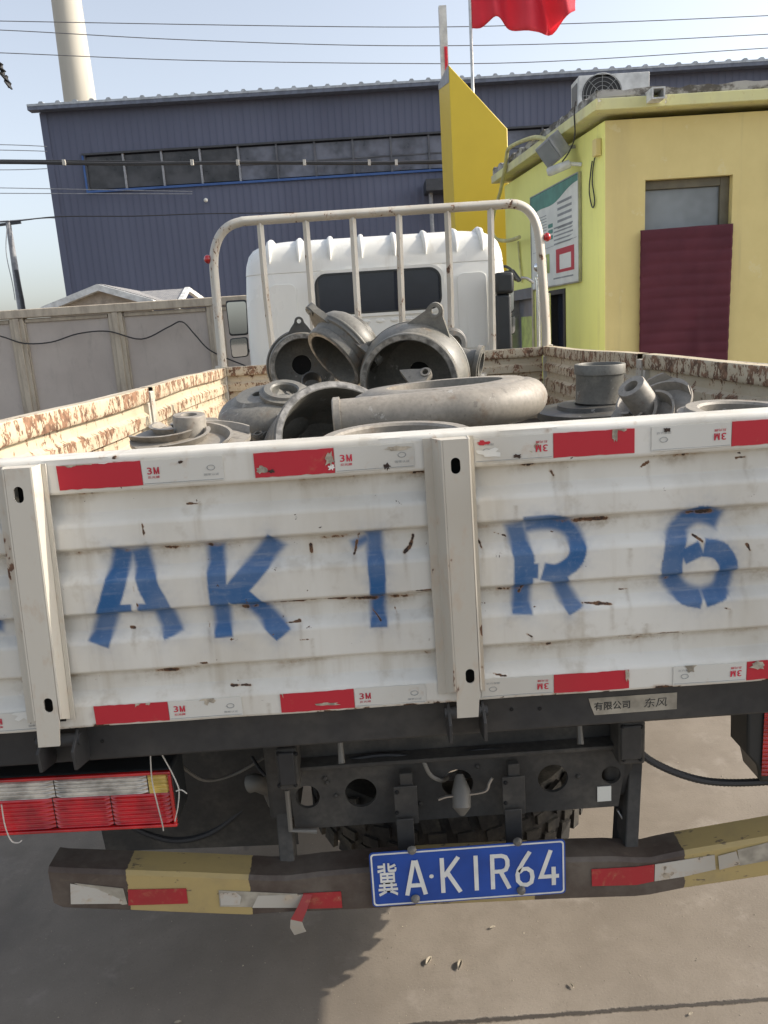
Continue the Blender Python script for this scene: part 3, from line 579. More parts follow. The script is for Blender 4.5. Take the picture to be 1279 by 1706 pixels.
for x, tl_ in zip((107, 320, 396, 507, 615, 660), ['tie on the thick cable nearest the left edge of the blue hall', 'tie on the thick cable over the fourth dark window mullion', 'tie on the thick cable beside the first grey factory pane', 'tie on the thick cable midway along the grey factory panes', 'second tie on the thick cable left of the yellow pylon', 'tie on the thick cable nearest the yellow pylon']):
    q = PY(x, 271, 17.95); tag(MB().box(q[0]-.03, q[0]+.03, 17.9, 17.955, q[2]-.055, q[2]+.055).build('cable_tie', 'wire_white'), 'white '+tl_, 'tie', 'white ties on the overhead cable')
for k, (y0, y1, lab) in enumerate(((241, 244, 'highest faint wire left of the blue hall edge'), (250, 252, 'second faint wire from the top left of the blue hall'), (283, 281, 'faint wire just below the thick cable at left'), (313, 319, 'upper of two pale wires ending at the factory window sill'), (322, 323, 'lower of two pale wires ending at the factory window sill'))):
    wire('service_wire', [(-200, y0-2), (0, y0), (78 if k < 3 else 320, y1)], 27.5, .012, lab, 'frame_grey')
wire('service_wire', [(-200, 372), (0, 370), (95, 361), (225, 360), (345, 356), (520, 354), (715, 352)], 26.5, .016, 'dark wire running low across the blue factory wall')
up_ = thing('utility_pole', 'slim grey utility pole with cross arm at far left', 'utility pole', (-16.6, 40, 0))
p1, p0 = PY(13, 368, 40), PY(33, 500, 40)
MB().tube([(p0[0], 40, 0), (p0[0], 40, p0[2]), (p1[0], 40, p1[2])], .2, 12, True, [.2, .17, .12]).build('pole', 'frame_grey', up_)
q = PY(38, 500, 40); q2 = PY(28, 450, 40); MB().tube([(q[0], 39.9, 0), (q[0], 39.9, q[2]), (q2[0], 39.9, q2[2])], .1, 10).build('side_pole', 'canopy_dark', up_)
MB().beam((p1[0]-1.2, 40, p1[2]-.2), (p1[0]+.6, 40, p1[2]-.1), .1, .12).build('cross_arm', 'canopy_dark', up_)
wire('service_wire', [(-120, 375), (15, 368), (75, 363), (112, 364), (300, 372)], 40, .03, 'wire strung from the utility pole top to the blue hall', 'frame_grey')
wire('service_wire', [(12, 374), (10, 420), (20, 470), (25, 500)], 39.5, .02, 'slack wire hanging beside the utility pole', 'frame_grey')
# insulator cluster hanging at the left edge
ins = thing('insulator_string', 'dark insulator discs hanging at the left edge of the sky', 'insulator', PY(4, 125, 9))
for k, (x, y) in enumerate(((-4, 104), (1, 114), (4, 124), (9, 130), (14, 141))):
    q = Vector(PY(x, y, 9)); mb = MB(); mb.lathe([(.006, -.02), (.05, -.012), (.055, 0), (.02, .012), (.012, .03)], 14, False, Matrix.Translation(q) @ Matrix.Rotation(R_(20+k*9), 4, 'Y')); mb.build('disc', 'ink_black', ins)
MB().tube([PY(-60, 60, 9), PY(-4, 100, 9), PY(4, 124, 9), PY(15, 146, 9)], .011, 8).build('rod', 'ink_black', ins)

# ------------------------------------------------------------------ truck
TR = thing('truck', 'white flatbed light truck loaded with iron castings, seen from behind', 'truck', (0, 3.5, 0))
ZT, ZB, YT, YHB, XS = 1.537, 1.017, 1.40, 5.717, 1.157
# tailgate: pressed sheet, fine enough to carry the sprayed letters and rust as point data
prof = [(1.445, 1.480), (1.445, ZT-.003), (1.442, ZT), (1.386, ZT), (1.382, ZT-.003), (1.380, ZT-.010), (1.380, 1.476), (1.383, 1.4715), (1.402, 1.470), (1.405, 1.464)]
for a, b, c, d in ((1.430, 1.414, 1.367, 1.360), (1.323, 1.307, 1.243, 1.236), (1.204, 1.189, 1.126, 1.119)):
    prof += [(1.404, a), (1.388, b), (1.386, b-.006), (1.386, c+.003), (1.389, c), (1.404, d), (1.406, d-.006)]
prof += [(1.404, 1.083), (1.384, 1.067), (1.381, 1.061), (1.381, ZB+.004), (1.384, ZB), (1.44, ZB)]
PP = [np.array(prof[0])]
for a, b in zip(prof[:-1], prof[1:]):
    a, b = np.array(a), np.array(b); n = max(1, int(np.linalg.norm(b-a)/.0026))
    for k in range(1, n+1): PP.append(a+(b-a)*k/n)
PP = np.array(PP)
xsT = np.concatenate([np.arange(-1.15, -1.0, .03), np.arange(-1.0, .76, .0026), np.arange(.78, 1.151, .03)]); NX, NP = len(xsT), len(PP)
GX, GI = np.meshgrid(xsT, np.arange(NP), indexing='ij'); GY, GZ = PP[GI, 0], PP[GI, 1]
dentf = lambda x, z: .0014*np.sin(x*9+1)*np.sin(z*14)+.0009*np.sin(x*23+z*11)
dent = dentf(GX, GZ); fr_ = (GZ < ZT-.006) & (GY < 1.42); GYd = GY+dent*fr_
V = np.stack([GX, GYd, GZ], -1).reshape(-1, 3)
fi = np.array([(i*NP+j, (i+1)*NP+j, (i+1)*NP+j+1, i*NP+j+1) for i in range(NX-1) for j in range(NP-1)], np.int32)
def T2(x, y): q = PY(x, y, 1.393); return np.array([q[0], q[2]])
PXM = 1.0/(T2(700, 950)[0]-T2(699, 950)[0]); PXM = 1/PXM          # metres per photo pixel on the tailgate
def seg_d(P, a, b):
    ab = b-a; t = np.clip(((P-a)@ab)/max(1e-12, ab@ab), 0, 1); return np.linalg.norm(P-(a+t[..., None]*ab), axis=-1)
P2 = np.stack([GX, GZ], -1); proud = np.clip((1.404-GY)/.016, 0, 1)
def stroke_d(P, Q, hw):
    d = None
    for k, (a, b) in enumerate(zip(Q[:-1], Q[1:])):
        u = (b-a)/np.linalg.norm(b-a); L = np.linalg.norm(b-a); t = (P-a)@u; pe = np.abs((P-a)@np.array([-u[1], u[0]]))
        lo = -t if k == 0 else -t-hw*.5; hi = t-L if k == len(Q)-2 else t-L-hw*.5
        e = np.maximum(pe-hw, np.maximum(lo, hi)); d = e if d is None else np.minimum(d, e)
    return d
def fnoise(P, s, seed, oct=4):
    r = np.random.default_rng(seed); o = 0; am = 1; tot = 0
    for k in range(oct):
        for _ in range(3):
            d = r.normal(size=2); d /= np.linalg.norm(d); o = o+am*np.sin((P@d)*s*(2**k)*r.uniform(.7, 1.4)+r.uniform(0, 6.28)); tot += am
        am *= .6
    return o/tot*2
nzA = fnoise(P2, 30, 3); nzB = fnoise(P2, 160, 5)
blue = np.zeros(GX.shape)
LET = [  # strokes traced in photo pixels: points, width
 ([(204, 914), (191, 980), (165, 1072)], 36), ([(228, 914), (250, 980), (291, 1058)], 34), ([(190, 1013), (222, 1013)], 19), ([(230, 1013), (282, 1015)], 20),
 ([(358, 906), (363, 980), (374, 1061)], 31), ([(462, 899), (417, 955), (378, 1000)], 36), ([(393, 983), (440, 1022), (474, 1057)], 33),
 ([(622, 884), (628, 960), (631, 1044)], 29), ([(586, 911), (616, 897)], 17),
 ([(858, 871), (872, 930), (868, 1022)], 33), ([(872, 876), (915, 871), (945, 879), (961, 900), (957, 930), (928, 951), (905, 950)], 30), ([(896, 949), (880, 949)], 26), ([(927, 955), (940, 985), (959, 1016)], 28),
 ([(1203, 868), (1166, 858), (1134, 880), (1121, 920), (1119, 960), (1140, 988), (1166, 996)], 34), ([(1172, 996), (1203, 980), (1211, 942), (1196, 917), (1173, 911)], 32), ([(1167, 911), (1134, 927)], 28),
 ([(-30, 1040), (2, 1044)], 26)]
for pts, wd in LET:
    Q = [T2(*p) for p in pts]; Q = [np.array(q_[:2]) for q_ in smooth([(a_[0], a_[1], 0) for a_ in Q], 4)] if len(Q) > 3 else Q; hw = wd*PXM/2*1.06; d = hw+stroke_d(P2, Q, hw)+nzA*.0012+nzB*.0004; sf = .0050+(1-proud)*.0130
    m = np.clip((hw*.98+sf*.45-d)/sf, 0, 1); m = m*m*(3-2*m); over = .34*np.exp(-np.clip(d-hw, 0, 1)/.014)
    blue = np.maximum(blue, np.maximum(m, over*(.6+.4*nzB)))
blue = np.clip(blue, 0, 1)*(.93+.07*nzA)
rust = np.zeros(GX.shape); dirt = np.zeros(GX.shape)
MARK = [  # chips and scratches seen in the photo: points, width in pixels
 ([(688, 895), (684, 912), (674, 922)], 8), ([(517, 910), (518, 922)], 7), ([(598, 890), (590, 925)], 4), ([(605, 992), (622, 1020), (634, 1032)], 4), ([(238, 870), (243, 900)], 2.5), ([(223, 975), (231, 1008)], 3),
 ([(310, 841), (330, 840)], 3), ([(455, 1006), (520, 1003), (600, 998), (716, 985)], 3), ([(545, 1001), (605, 997)], 5), ([(656, 1010), (662, 1024)], 4), ([(640, 988), (716, 980)], 4), ([(470, 1040), (500, 1036)], 3),
 ([(216, 1047), (222, 1048)], 6), ([(0, 942), (22, 940)], 3), ([(920, 787), (924, 793)], 8), ([(1068, 781), (1083, 771)], 4), ([(1230, 765), (1246, 762)], 4), ([(818, 888), (844, 895)], 3), ([(797, 900), (803, 914)], 6), ([(866, 988), (871, 976)], 8),
 ([(970, 1005), (1018, 1006)], 5), ([(1035, 985), (1048, 984)], 3), ([(1020, 1059), (1080, 1056), (1128, 1052)], 6), ([(1200, 1010), (1214, 1013)], 4), ([(877, 1054), (884, 1058)], 6), ([(1241, 905), (1247, 915)], 5), ([(1155, 892), (1168, 900)], 6), ([(320, 1104), (345, 1102)], 2.5), ([(385, 1143), (417, 1142)], 4), ([(1060, 1035), (1075, 1037)], 3),
 ([(185, 767), (212, 766)], 2), ([(850, 836), (858, 840)], 3), ([(820, 1120), (960, 1136)], 2), ([(1000, 1148), (1010, 1147)], 5), ([(440, 1166), (448, 1165)], 3), ([(600, 1165), (640, 1163)], 2), ([(16, 912), (24, 911)], 4), ([(345, 1038), (348, 1046)], 2), ([(500, 1064), (520, 1062)], 2)]
for pts, wd in MARK:
    Q = [T2(*p) for p in pts]; d = np.min([seg_d(P2, a, b) for a, b in zip(Q[:-1], Q[1:])], axis=0)+nzB*.0015+nzA*.0012
    d = d+np.abs(nzA)*.0012; rust = np.maximum(rust, np.clip(1.0-d/(wd*PXM*.62), 0, 1))
    q = Q[-1]; dx = np.abs(GX-q[0]); dz = q[1]-GZ; dirt = np.maximum(dirt, .55*np.clip(1-dx/.006, 0, 1)*np.clip(1-dz/.06, 0, 1)*(dz > 0))
# rust creeping out of the step edges and of the sheet's lower edge; water stains under the ribs
for z in (1.360, 1.236, 1.119, 1.471):
    e = np.clip(1-np.abs(GZ-z+.004)/.007, 0, 1); e2 = np.clip(1-np.abs(GZ-z+.012)/.016, 0, 1); dirt = np.maximum(dirt, np.maximum(e*np.clip(.45+nzA*.8, 0, 1)*.9, e2*np.clip(.2+nzA, 0, 1)*.7)); rust = np.maximum(rust, e*np.clip(nzA*1.3+nzB*.6-.45, 0, 1))
e = np.clip(1-np.abs(GZ-ZB)/.012, 0, 1); rust = np.maximum(rust, e*np.clip(nzA+nzB*.5-.15, 0, 1)); e = np.clip(1-np.abs(GZ-ZT+.006)/.012, 0, 1); rust = np.maximum(rust, e*np.clip(nzA+nzB*.6-.5, 0, 1))
for x, z0, ln in ((.55, 1.236, .09), (.33, 1.30, .06), (-.4, 1.12, .05), (.43, 1.12, .06), (-.15, 1.236, .09), (-.32, 1.236, .05), (.2, 1.12, .05), (-.9, 1.3, .1), (.05, 1.40, .1)):
    d = np.abs(GX-x+.002*nzB); dirt = np.maximum(dirt, .5*np.clip(1-d/.007, 0, 1)*np.clip(1-(z0-GZ)/ln, 0, 1)*(GZ < z0))
me = bpy.data.meshes.new('tailgate'); cT = np.array([0, 1.41, 1.28])
me.vertices.add(len(V)); me.vertices.foreach_set('co', (V-cT).ravel()); me.loops.add(fi.size); me.loops.foreach_set('vertex_index', fi.ravel())
me.polygons.add(len(fi)); me.polygons.foreach_set('loop_start', np.arange(0, fi.size, 4)); me.polygons.foreach_set('loop_total', np.full(len(fi), 4)); me.update(); me.shade_smooth(); me.set_sharp_from_angle(angle=R_(50))
ca = me.attributes.new('mask', 'FLOAT_COLOR', 'POINT'); ca.data.foreach_set('color', np.stack([blue, rust, dirt, np.ones_like(blue)], -1).astype(np.float32).ravel())
me.materials.append(M['tailgate_paint']); TG = bpy.data.objects.new('tailgate', me); COL.objects.link(TG); TG.parent = TR; TG.location = cT-np.array(ORG[TR]); ORG[TG] = tuple(cT)
TG['label'] = 'white ribbed tailgate with blue sprayed letters A K 1 R 6'
MB().box(-1.15, 1.15, 1.4455, 1.452, ZB, ZT-.004).build('inner_skin', 'board_paint', TG)
for s in (-1, 1): MB().box(s*1.151-.004, s*1.151+.004, 1.382, 1.45, ZB, ZT).build('edge_cap', 'white_frame', TG)
# posts: folded hat channels with slotted holes, tongue and hinge
SLT, SLB = PY(747, 777, 1.341)[2], PY(764, 1128, 1.341)[2]
def post(xc, tilt=0):
    fx = lambda u, v, d: (xc+u+tilt*(v-ZT), 1.341+d, v)
    zt, zb = ZT-.007, ZB+.022
    MB().plate([[(-.020, zb-.034), (.020, zb-.034), (.025, zb+.02), (.026, zt), (-.018, zt), (-.018, zb+.03)], [(p[0], p[1]) for p in rrect(-.006, .0105, SLT-.0145, SLT+.0145, .0082, 4)], [(p[0], p[1]) for p in rrect(.000, .0165, SLB-.0145, SLB+.0145, .0082, 4)]], fx, .003).build('post_face', 'white_frame', TG, 30)
    mb = MB(); 
    f2 = lambda x, y, z: (xc+x+tilt*(z-ZT), y, z)
    mb.hexa([f2(.0262, 1.341, zb+.02), f2(.0292, 1.342, zb+.02), f2(.0315, 1.381, zb+.0), f2(.0285, 1.381, zb), f2(.0262, 1.341, zt), f2(.0292, 1.342, zt), f2(.0315, 1.381, zt), f2(.0285, 1.381, zt)])
    mb.hexa([f2(-.0185, 1.341, zb+.02), f2(-.033, 1.378, zb), f2(-.036, 1.378, zb), f2(-.0215, 1.341, zb+.02), f2(-.0185, 1.341, zt), f2(-.033, 1.378, zt), f2(-.036, 1.378, zt), f2(-.0215, 1.341, zt)])
    mb.hexa([f2(-.0335, 1.3755, zb), f2(-.0335, 1.3785, zb), f2(-.05, 1.3785, zb), f2(-.05, 1.3755, zb), f2(-.0335, 1.3755, zt), f2(-.0335, 1.3785, zt), f2(-.05, 1.3785, zt), f2(-.05, 1.3755, zt)])
    mb.hexa([f2(.0318, 1.376, zb), f2(.0318, 1.379, zb), f2(.0395, 1.379, zb), f2(.0395, 1.376, zb), f2(.0318, 1.376, zt), f2(.0318, 1.379, zt), f2(.0395, 1.379, zt), f2(.0395, 1.376, zt)])
    mb.build('post_side', 'white_frame', TG, 30)
    MB().hexa([f2(-.024, 1.346, zt-.004), f2(.026, 1.346, zt-.004), f2(.028, 1.38, zt-.004), f2(-.033, 1.38, zt-.004), f2(-.02, 1.342, zt-.001), f2(.026, 1.342, zt-.001), f2(.028, 1.38, zt-.001), f2(-.033, 1.38, zt-.001)]).build('post_cap', 'white_frame', TG)
    MB().hexa([f2(-.012, 1.372, zb), f2(.024, 1.372, zb), f2(.024, 1.374, zb), f2(-.012, 1.374, zb), f2(-.012, 1.372, zt-.01), f2(.024, 1.372, zt-.01), f2(.024, 1.374, zt-.01), f2(-.012, 1.374, zt-.01)]).build('post_slot_shade', 'hole_dark', TG)  # dark sheet standing in for the deep shade seen through the slots
    for s in (-1, 1):
        x = f2(.0015+s*.033, 0, zb)[0]; MB().plate([[(1.355, .945), (1.42, .93), (1.445, .99), (1.44, 1.012), (1.39, 1.012), (1.352, .985)]], lambda u, v, d: (x-.003+d, u, v), .006).build('hinge_plate', 'beam_black', TG, bevel=.001)
    a, b = f2(-.04, 1.385, zb-.045), f2(.043, 1.385, zb-.045); MB().cyl(a, b, .012, 14).build('hinge_pin', 'beam_black', TG)
for xc, tl in ((.006, -.01), (-.748, .045), (.76, 0)): post(xc, tl)
# reflective tape
def pxX(x, y, Y): return PY(x, y, Y)[0]
def tape(xr0, xr1, xw0, xw1, row, flip=False, text_at=None, full=True):
    """red part and white part, given by photo x"""
    top = row == 0; zc = (1.5015 if top else 1.0415); hh = .0225 if top else .0195; Yf = 1.3795 if top else 1.3805; yy = 760 if top else 1165
    for (a, b, m_) in ((xr0, xr1, 'tape_red'), (xw0, xw1, 'lamp_tape_white')):
        if a is None: continue
        X0, X1 = pxX(a, yy, Yf), pxX(b, yy, Yf); mb = MB(); n = 14; up = []; lo = []
        for i in range(n+1):
            x = X0+(X1-X0)*i/n; up.append((x, zc+hh-abs(random.gauss(0, .0006)))); lo.append((x, zc-hh+abs(random.gauss(0, .0006))))
        mb.plate([lo+up[::-1]], lambda u, v, d: (u, Yf+dentf(u, v)-.0002-d, v), .0008); mb.build('reflective_tape', m_, TG)
        if m_ == 'lamp_tape_white':
            sx = 1 if not flip else -1; tx = (X0+.020) if not flip else (X1-.020)
            fn = lambda u, v, d: (tx+u*sx, Yf+dentf(tx+u*sx, zc+.003*sx+v*sx)-.0016, zc+.003*sx+v*sx)
            mb = MB(); text(mb, '3', .012, lambda u, v, d: fn(u-.0065, v, d), .0085, .0125); [stroke(mb, [(.001+x_*.0095, y_*.00625) for x_, y_ in st_], .0024, lambda u, v, d, k_=k_: fn(u, v, d)[:1]+(fn(u, v, d)[1]-.0001*k_-d,)+fn(u, v, d)[2:], .0002) for k_, st_ in enumerate(([(.1, -1), (.1, 1)], [(.1, .9), (.5, -.8), (.9, .9)], [(.9, -1), (.9, 1)]))]; text(mb, '反光膜', .01, lambda u, v, d: fn(u, v-.0115, d), .021, .0045); mb.build('tape_print', 'ink_red', TG)
            ex = X1-.022 if not flip else X0+.022; f3 = lambda u, v, d: (ex+u*sx, Yf+dentf(ex+u*sx, zc+v*sx)-.0016, zc+v*sx)
            mb = MB(); text(mb, '国家认证', 0, lambda u, v, d: f3(u, v-.010, d), .026, .004); mb.tube([(ex+.007*math.cos(a_), Yf+dentf(ex, zc)-.0016, zc+.002*sx+.0045*math.sin(a_)) for a_ in np.linspace(0, 6.283, 16)], .0005, 4, False)
            mb.tube([(x_, Yf+dentf(x_, zc-hh)-.0014, zc-hh+.003) for x_ in np.linspace(X0+.002, X1-.002, 14)], .0004, 4); mb.build('tape_print', 'ink_grey', TG)
tape(-60, 10, None, None, 0); tape(90, 232, 233, 370, 0); tape(422, 556, 557, 690, 0)
tape(922, 1056, 790, 921, 0, True); tape(1217, 1350, 1084, 1216, 0, True)
tape(None, None, -30, 72, 1); tape(153, 278, 279, 402, 1); tape(467, 590, 591, 710, 1)
tape(923, 1047, 803, 922, 1, True); tape(1241, 1365, 1120, 1240, 1, True)

# torn, peeled and stained places on the tape
def tear(cx0, cy0, rx, ry, mat, row, seed, k=0):
    r = random.Random(seed); Yf = (1.3795 if row == 0 else 1.3805)-.0013-k*.0004; n = 16; pts_ = []
    for i in range(n):
        a_ = 2*math.pi*i/n; f_ = r.uniform(.45, 1.15); q = PY(cx0+rx*f_*math.cos(a_), cy0+ry*f_*math.sin(a_), Yf); pts_.append((q[0], min(q[2], 1.5245 if row == 0 else 1.0615)))
    MB().plate([pts_], lambda u, v, d: (u, Yf+dentf(u, v)-d, v), .0004).build('tape_tear', mat, TG)
for i, (a_, b_, c_, d_, m_, rw) in enumerate(((112, 775, 18, 5, 'tear_beige', 0), (140, 772, 24, 5, 'tear_beige', 0), (168, 770, 12, 3, 'plate_white', 0), (436, 783, 10, 8, 'tear_beige', 0), (452, 785, 9, 4, 'rust_dark', 0), (549, 764, 9, 14, 'tear_beige', 0), (552, 778, 7, 6, 'plate_white', 0),
    (805, 738, 14, 4, 'tape_red', 0), (815, 754, 24, 9, 'plate_white', 0), (1024, 722, 5, 22, 'tear_beige', 0), (1034, 714, 12, 5, 'tear_beige', 0), (862, 760, 8, 4, 'rust_dark', 0), (645, 777, 6, 7, 'rust_dark', 0), (660, 747, 26, 5, 'tear_beige', 0), (1110, 716, 7, 4, 'rust_dark', 0), (300, 770, 5, 3, 'rust_dark', 0),
    (228, 1168, 7, 10, 'tear_beige', 1), (246, 1172, 4, 3, 'tear_beige', 1), (545, 1172, 26, 3, 'tear_beige', 1), (470, 1150, 4, 12, 'tear_beige', 1), (1044, 1122, 4, 16, 'tear_beige', 1), (962, 1118, 6, 3, 'tear_beige', 1), (345, 1163, 14, 12, 'sticker_grey0', 1), (40, 1190, 22, 12, 'plate_white', 1), (55, 1198, 10, 8, 'rust_dark', 1), (1150, 1112, 10, 12, 'tear_beige', 1), (1262, 1108, 14, 9, 'tear_beige', 1))):
    tear(a_, b_, c_, d_, 'tear_beige' if m_ == 'sticker_grey0' else m_, rw, i+3, i % 3)

# rear beam, sticker with company name
MB().box(-1.14, 1.14, 1.425, 1.50, .922, 1.011).build('rear_beam', 'beam_black', TR, bevel=.006)
bx0, bx1 = pxX(980, 1172, 1.425), pxX(1127, 1170, 1.425); bz = PY(1055, 1172, 1.425)[2]
rb = [o for o in TR.children if o.name.startswith('rear_beam')][0]
plain('sticker_grey', (.36, .33, .27), .5, 0, .2, 20)
MB().plate([[(bx0+.012, bz-.019), (bx1, bz-.018), (bx1, bz+.018), (bx0, bz+.018), (bx0+.005, bz)]], lambda u, v, d: (u, 1.4245-d, v), .0008).build('sticker', 'sticker_grey', rb)
mb = MB(); text(mb, '有限公司', .015, lambda u, v, d: (bx0+.047+u, 1.4232, bz+v), .072, .018); text(mb, '东风', 0, lambda u, v, d: (bx1-.042+u+.15*v, 1.4232, bz+v), .046, .020); mb.build('sticker_print', 'ink_black', rb)
for x, y in ((852, 1182), (899, 1181), (60, 1232), (170, 1235)):
    q = PY(x, y, 1.424); MB().lathe([(.001, 0), (.004, 0), (.004, .001), (.001, .001)], 10, True, Matrix.Translation((q[0], 1.4247, q[2])) @ Matrix.Rotation(R_(90), 4, 'X')).build('rivet_hole', 'hole_dark', rb)
# bed floor and headboard
MB().box(-XS, XS, 1.455, 5.70, .965, 1.028).build('bed_floor', 'bed_steel', TR)
for i in range(9): y = 1.75+i*.46; MB().box(-1.12, 1.12, y, y+.06, .86, .964).build('floor_bearer', 'chassis_black', TR)
def wear_strip(name, pts2, wear, mapf, n, parent, lab=None):
    """profile (out, z) with wear values swept along a straight run; mapf(t, out, z)"""
    P_ = []; W_ = []
    for (a, b, wa, wb) in zip(pts2[:-1], pts2[1:], wear[:-1], wear[1:]):
        m = max(1, int(math.dist(a, b)/.012))
        for k in range(m): P_.append((a[0]+(b[0]-a[0])*k/m, a[1]+(b[1]-a[1])*k/m)); W_.append(wa+(wb-wa)*k/m)
    P_.append(pts2[-1]); W_.append(wear[-1]); m = len(P_); mb = MB()
    vs = [mapf(i/n, o_, z_) for i in range(n+1) for o_, z_ in P_]
    mb.add(vs, [(i*m+j, (i+1)*m+j, (i+1)*m+j+1, i*m+j+1) for i in range(n) for j in range(m-1)])
    o = mb.build(name, 'board_paint', parent, 40); at = o.data.attributes.new('wear', 'FLOAT', 'POINT'); at.data.foreach_set('value', np.tile(np.array(W_, np.float32), n+1))
    return o
bprof = [(-.03, 1.03), (-.03, ZT), (.022, ZT), (.024, ZT-.004), (.024, 1.478), (.020, 1.472), (.0, 1.470)]; bw = [0, .1, .15, .8, .75, .9, .3]
for a, b, c, d in ((1.430, 1.414, 1.367, 1.360), (1.323, 1.307, 1.243, 1.236), (1.204, 1.189, 1.126, 1.119)):
    bprof += [(0, a), (.020, b), (.020, c), (0, d)]; bw += [.05, .75, .45, .5]
bprof += [(0, 1.08), (.022, 1.064), (.022, 1.031)]; bw += [.1, .7, .6]
YM = 3.66
for s in (-1, 1):
    for y0, y1 in ((1.47, YM-.035), (YM+.035, YHB-.03)):
        o = wear_strip('sideboard', bprof, bw, lambda t, o_, z, s=s, y0=y0, y1=y1: (s*(XS-o_)+.006*math.sin((y0+t*(y1-y0))*3)*s*.5, y0+t*(y1-y0), z+.004*math.sin(t*7+s)), 60, TR)
        MB().box(min(s*(XS+.031), s*(XS+.036)), max(s*(XS+.031), s*(XS+.036)), y0, y1, 1.0, ZT-.003).build('outer_skin', 'white_frame', o)
        for ye in (y0+.012, y1-.012): MB().box(min(s*(XS-.026), s*(XS+.01)), max(s*(XS-.026), s*(XS+.01)), ye-.012, ye+.012, 1.031, 1.468).build('end_stile', 'white_frame', o, bevel=.002)
    MB().box(min(s*(XS-.035), s*(XS+.03)), max(s*(XS-.035), s*(XS+.03)), YM-.028, YM+.028, 1.0, ZT-.02).build('side_pillar', 'white_frame', TR, bevel=.004)
    MB().box(min(s*(XS-.01), s*(XS+.05)), max(s*(XS-.01), s*(XS+.05)), YHB-.024, YHB+.03, 1.0, ZT+.012).build('corner_pillar', 'white_frame', TR, bevel=.004)
    MB().box(min(s*(XS-.02), s*(XS+.04)), max(s*(XS-.02), s*(XS+.04)), 1.46, YHB, .9, .998).build('side_sill', 'chassis_black', TR)
hb = wear_strip('headboard', bprof, [w_*.9 for w_ in bw], lambda t, o_, z: (-(XS-.03)+t*2*(XS-.03), YHB-.02-o_, z), 50, TR)
rail = [(358, 470), (356, 440), (358, 415), (366, 393), (380, 378), (400, 370), (430, 367), (640, 353), (830, 341), (850, 339.5), (868, 343), (882, 353), (892, 370), (898, 395), (902, 440), (905, 480)]
pts = [PY(371, 612, YHB)]+[PY(366, 560, YHB)]+[PY(x, y, YHB) for x, y in rail]+[PY(909, 540, YHB), PY(910, 578, YHB)]
sq = [(math.copysign(abs(math.cos(a))**.55, math.cos(a)), math.copysign(abs(math.sin(a))**.55, math.sin(a))) for a in np.linspace(0, 2*math.pi, 17)[:-1]]
MB().tube(smooth(pts, 4), .027, 16, True, None, sq).build('hoop_rail', 'white_frame', hb, 50)
for tp in ([(433, 372), (443, 490), (457, 606)], [(509, 368), (519, 500), (525, 600)], [(587, 363), (596, 520), (601, 600)], [(664, 358), (669, 510), (673, 595)], [(745, 352), (750, 480), (752, 592)], [(817, 346), (819, 470), (821, 584)]):
    q = [PY(x, y, YHB+.004) for x, y in tp]; mb = MB(); mb.tube(smooth(q, 3), .017, 4, True, None, [(1, 1), (-1, 1), (-1, -1), (1, -1)]); mb.build('upright_bar', 'white_frame', hb, 30, bevel=.002)
for x, y, x2, m_ in ((346, 432, 357, 'lens_red'), (911, 395, 899, 'lens_red')):
    q, q2 = PY(x, y, YHB), PY(x2, y-3, YHB); MB().sphere(q, .030, 16, 10, (.9, 1, 1)).build('marker_lamp', m_, hb); MB().cyl(q, q2, .011).build('lamp_stem', 'black_plastic', hb)

# cab
cx = -.022
def ring(z, hw, y0, y1, r, n=7): return [(cx+u, v, z) for u, v in rrect(-hw, hw, y0, y1, r, n)]
secs = [(.62, .985, 6.06, 7.78, .06), (1.2, .995, 6.05, 7.80, .09), (1.7, .995, 6.05, 7.72, .11), (2.0, .985, 6.052, 7.58, .13), (2.170, .972, 6.058, 7.50, .14), (2.176, .969, 6.060, 7.50, .14), (2.180, .973, 6.056, 7.50, .14), (2.25, .965, 6.062, 7.46, .15), (2.32, .945, 6.085, 7.42, .16), (2.365, .915, 6.118, 7.38, .17), (2.40, .865, 6.17, 7.32, .2), (2.42, .79, 6.26, 7.24, .2), (2.435, .6, 6.42, 7.1, .2), (2.44, .2, 6.6, 6.9, .1)]
mb = MB(); vs = []; 
for q in secs: vs += ring(*q)
n = len(vs)//len(secs); fs = [(i*n+k, i*n+(k+1) % n, (i+1)*n+(k+1) % n, (i+1)*n+k) for i in range(len(secs)-1) for k in range(n)]+[tuple(range(n))[::-1], tuple(range((len(secs)-1)*n, len(secs)*n))]
mb.add(vs, fs); CB = mb.build('cab', 'cab_white', TR, 28)
for px in (447, 496, 548, 600, 655, 706, 757, 800):
    x = PY(px, 395, 6.15)[0]; x = max(min(x, cx+.82), cx-.82)
    MB().tube([(x, 6.055, 2.25), (x, 6.072, 2.31), (x, 6.105, 2.36), (x, 6.165, 2.40), (x, 6.3, 2.425), (x, 6.9, 2.432)], .02, 10, True, [.004, .016, .022, .024, .022, .014]).build('roof_rib', 'cab_white', CB, 60)
wx0, wx1, wz0_, wz1_ = PY(525, 490, 6.05)[0], PY(735, 480, 6.05)[0], PY(640, 520, 6.05)[2], PY(640, 450, 6.05)[2]
MB().plate([rrect(wx0-.025, wx1+.025, wz0_-.025, wz1_+.025, .11, 8), rrect(wx0, wx1, wz0_, wz1_, .09, 8)], lambda u, v, d: (u, 6.051-d, v), .014).build('window_surround', 'cab_white', CB, 30, bevel=.004)
MB().plate([rrect(wx0, wx1, wz0_, wz1_, .09, 8)], lambda u, v, d: (u, 6.046-d, v), .004).build('rear_window', 'glass_dark', CB, 30)
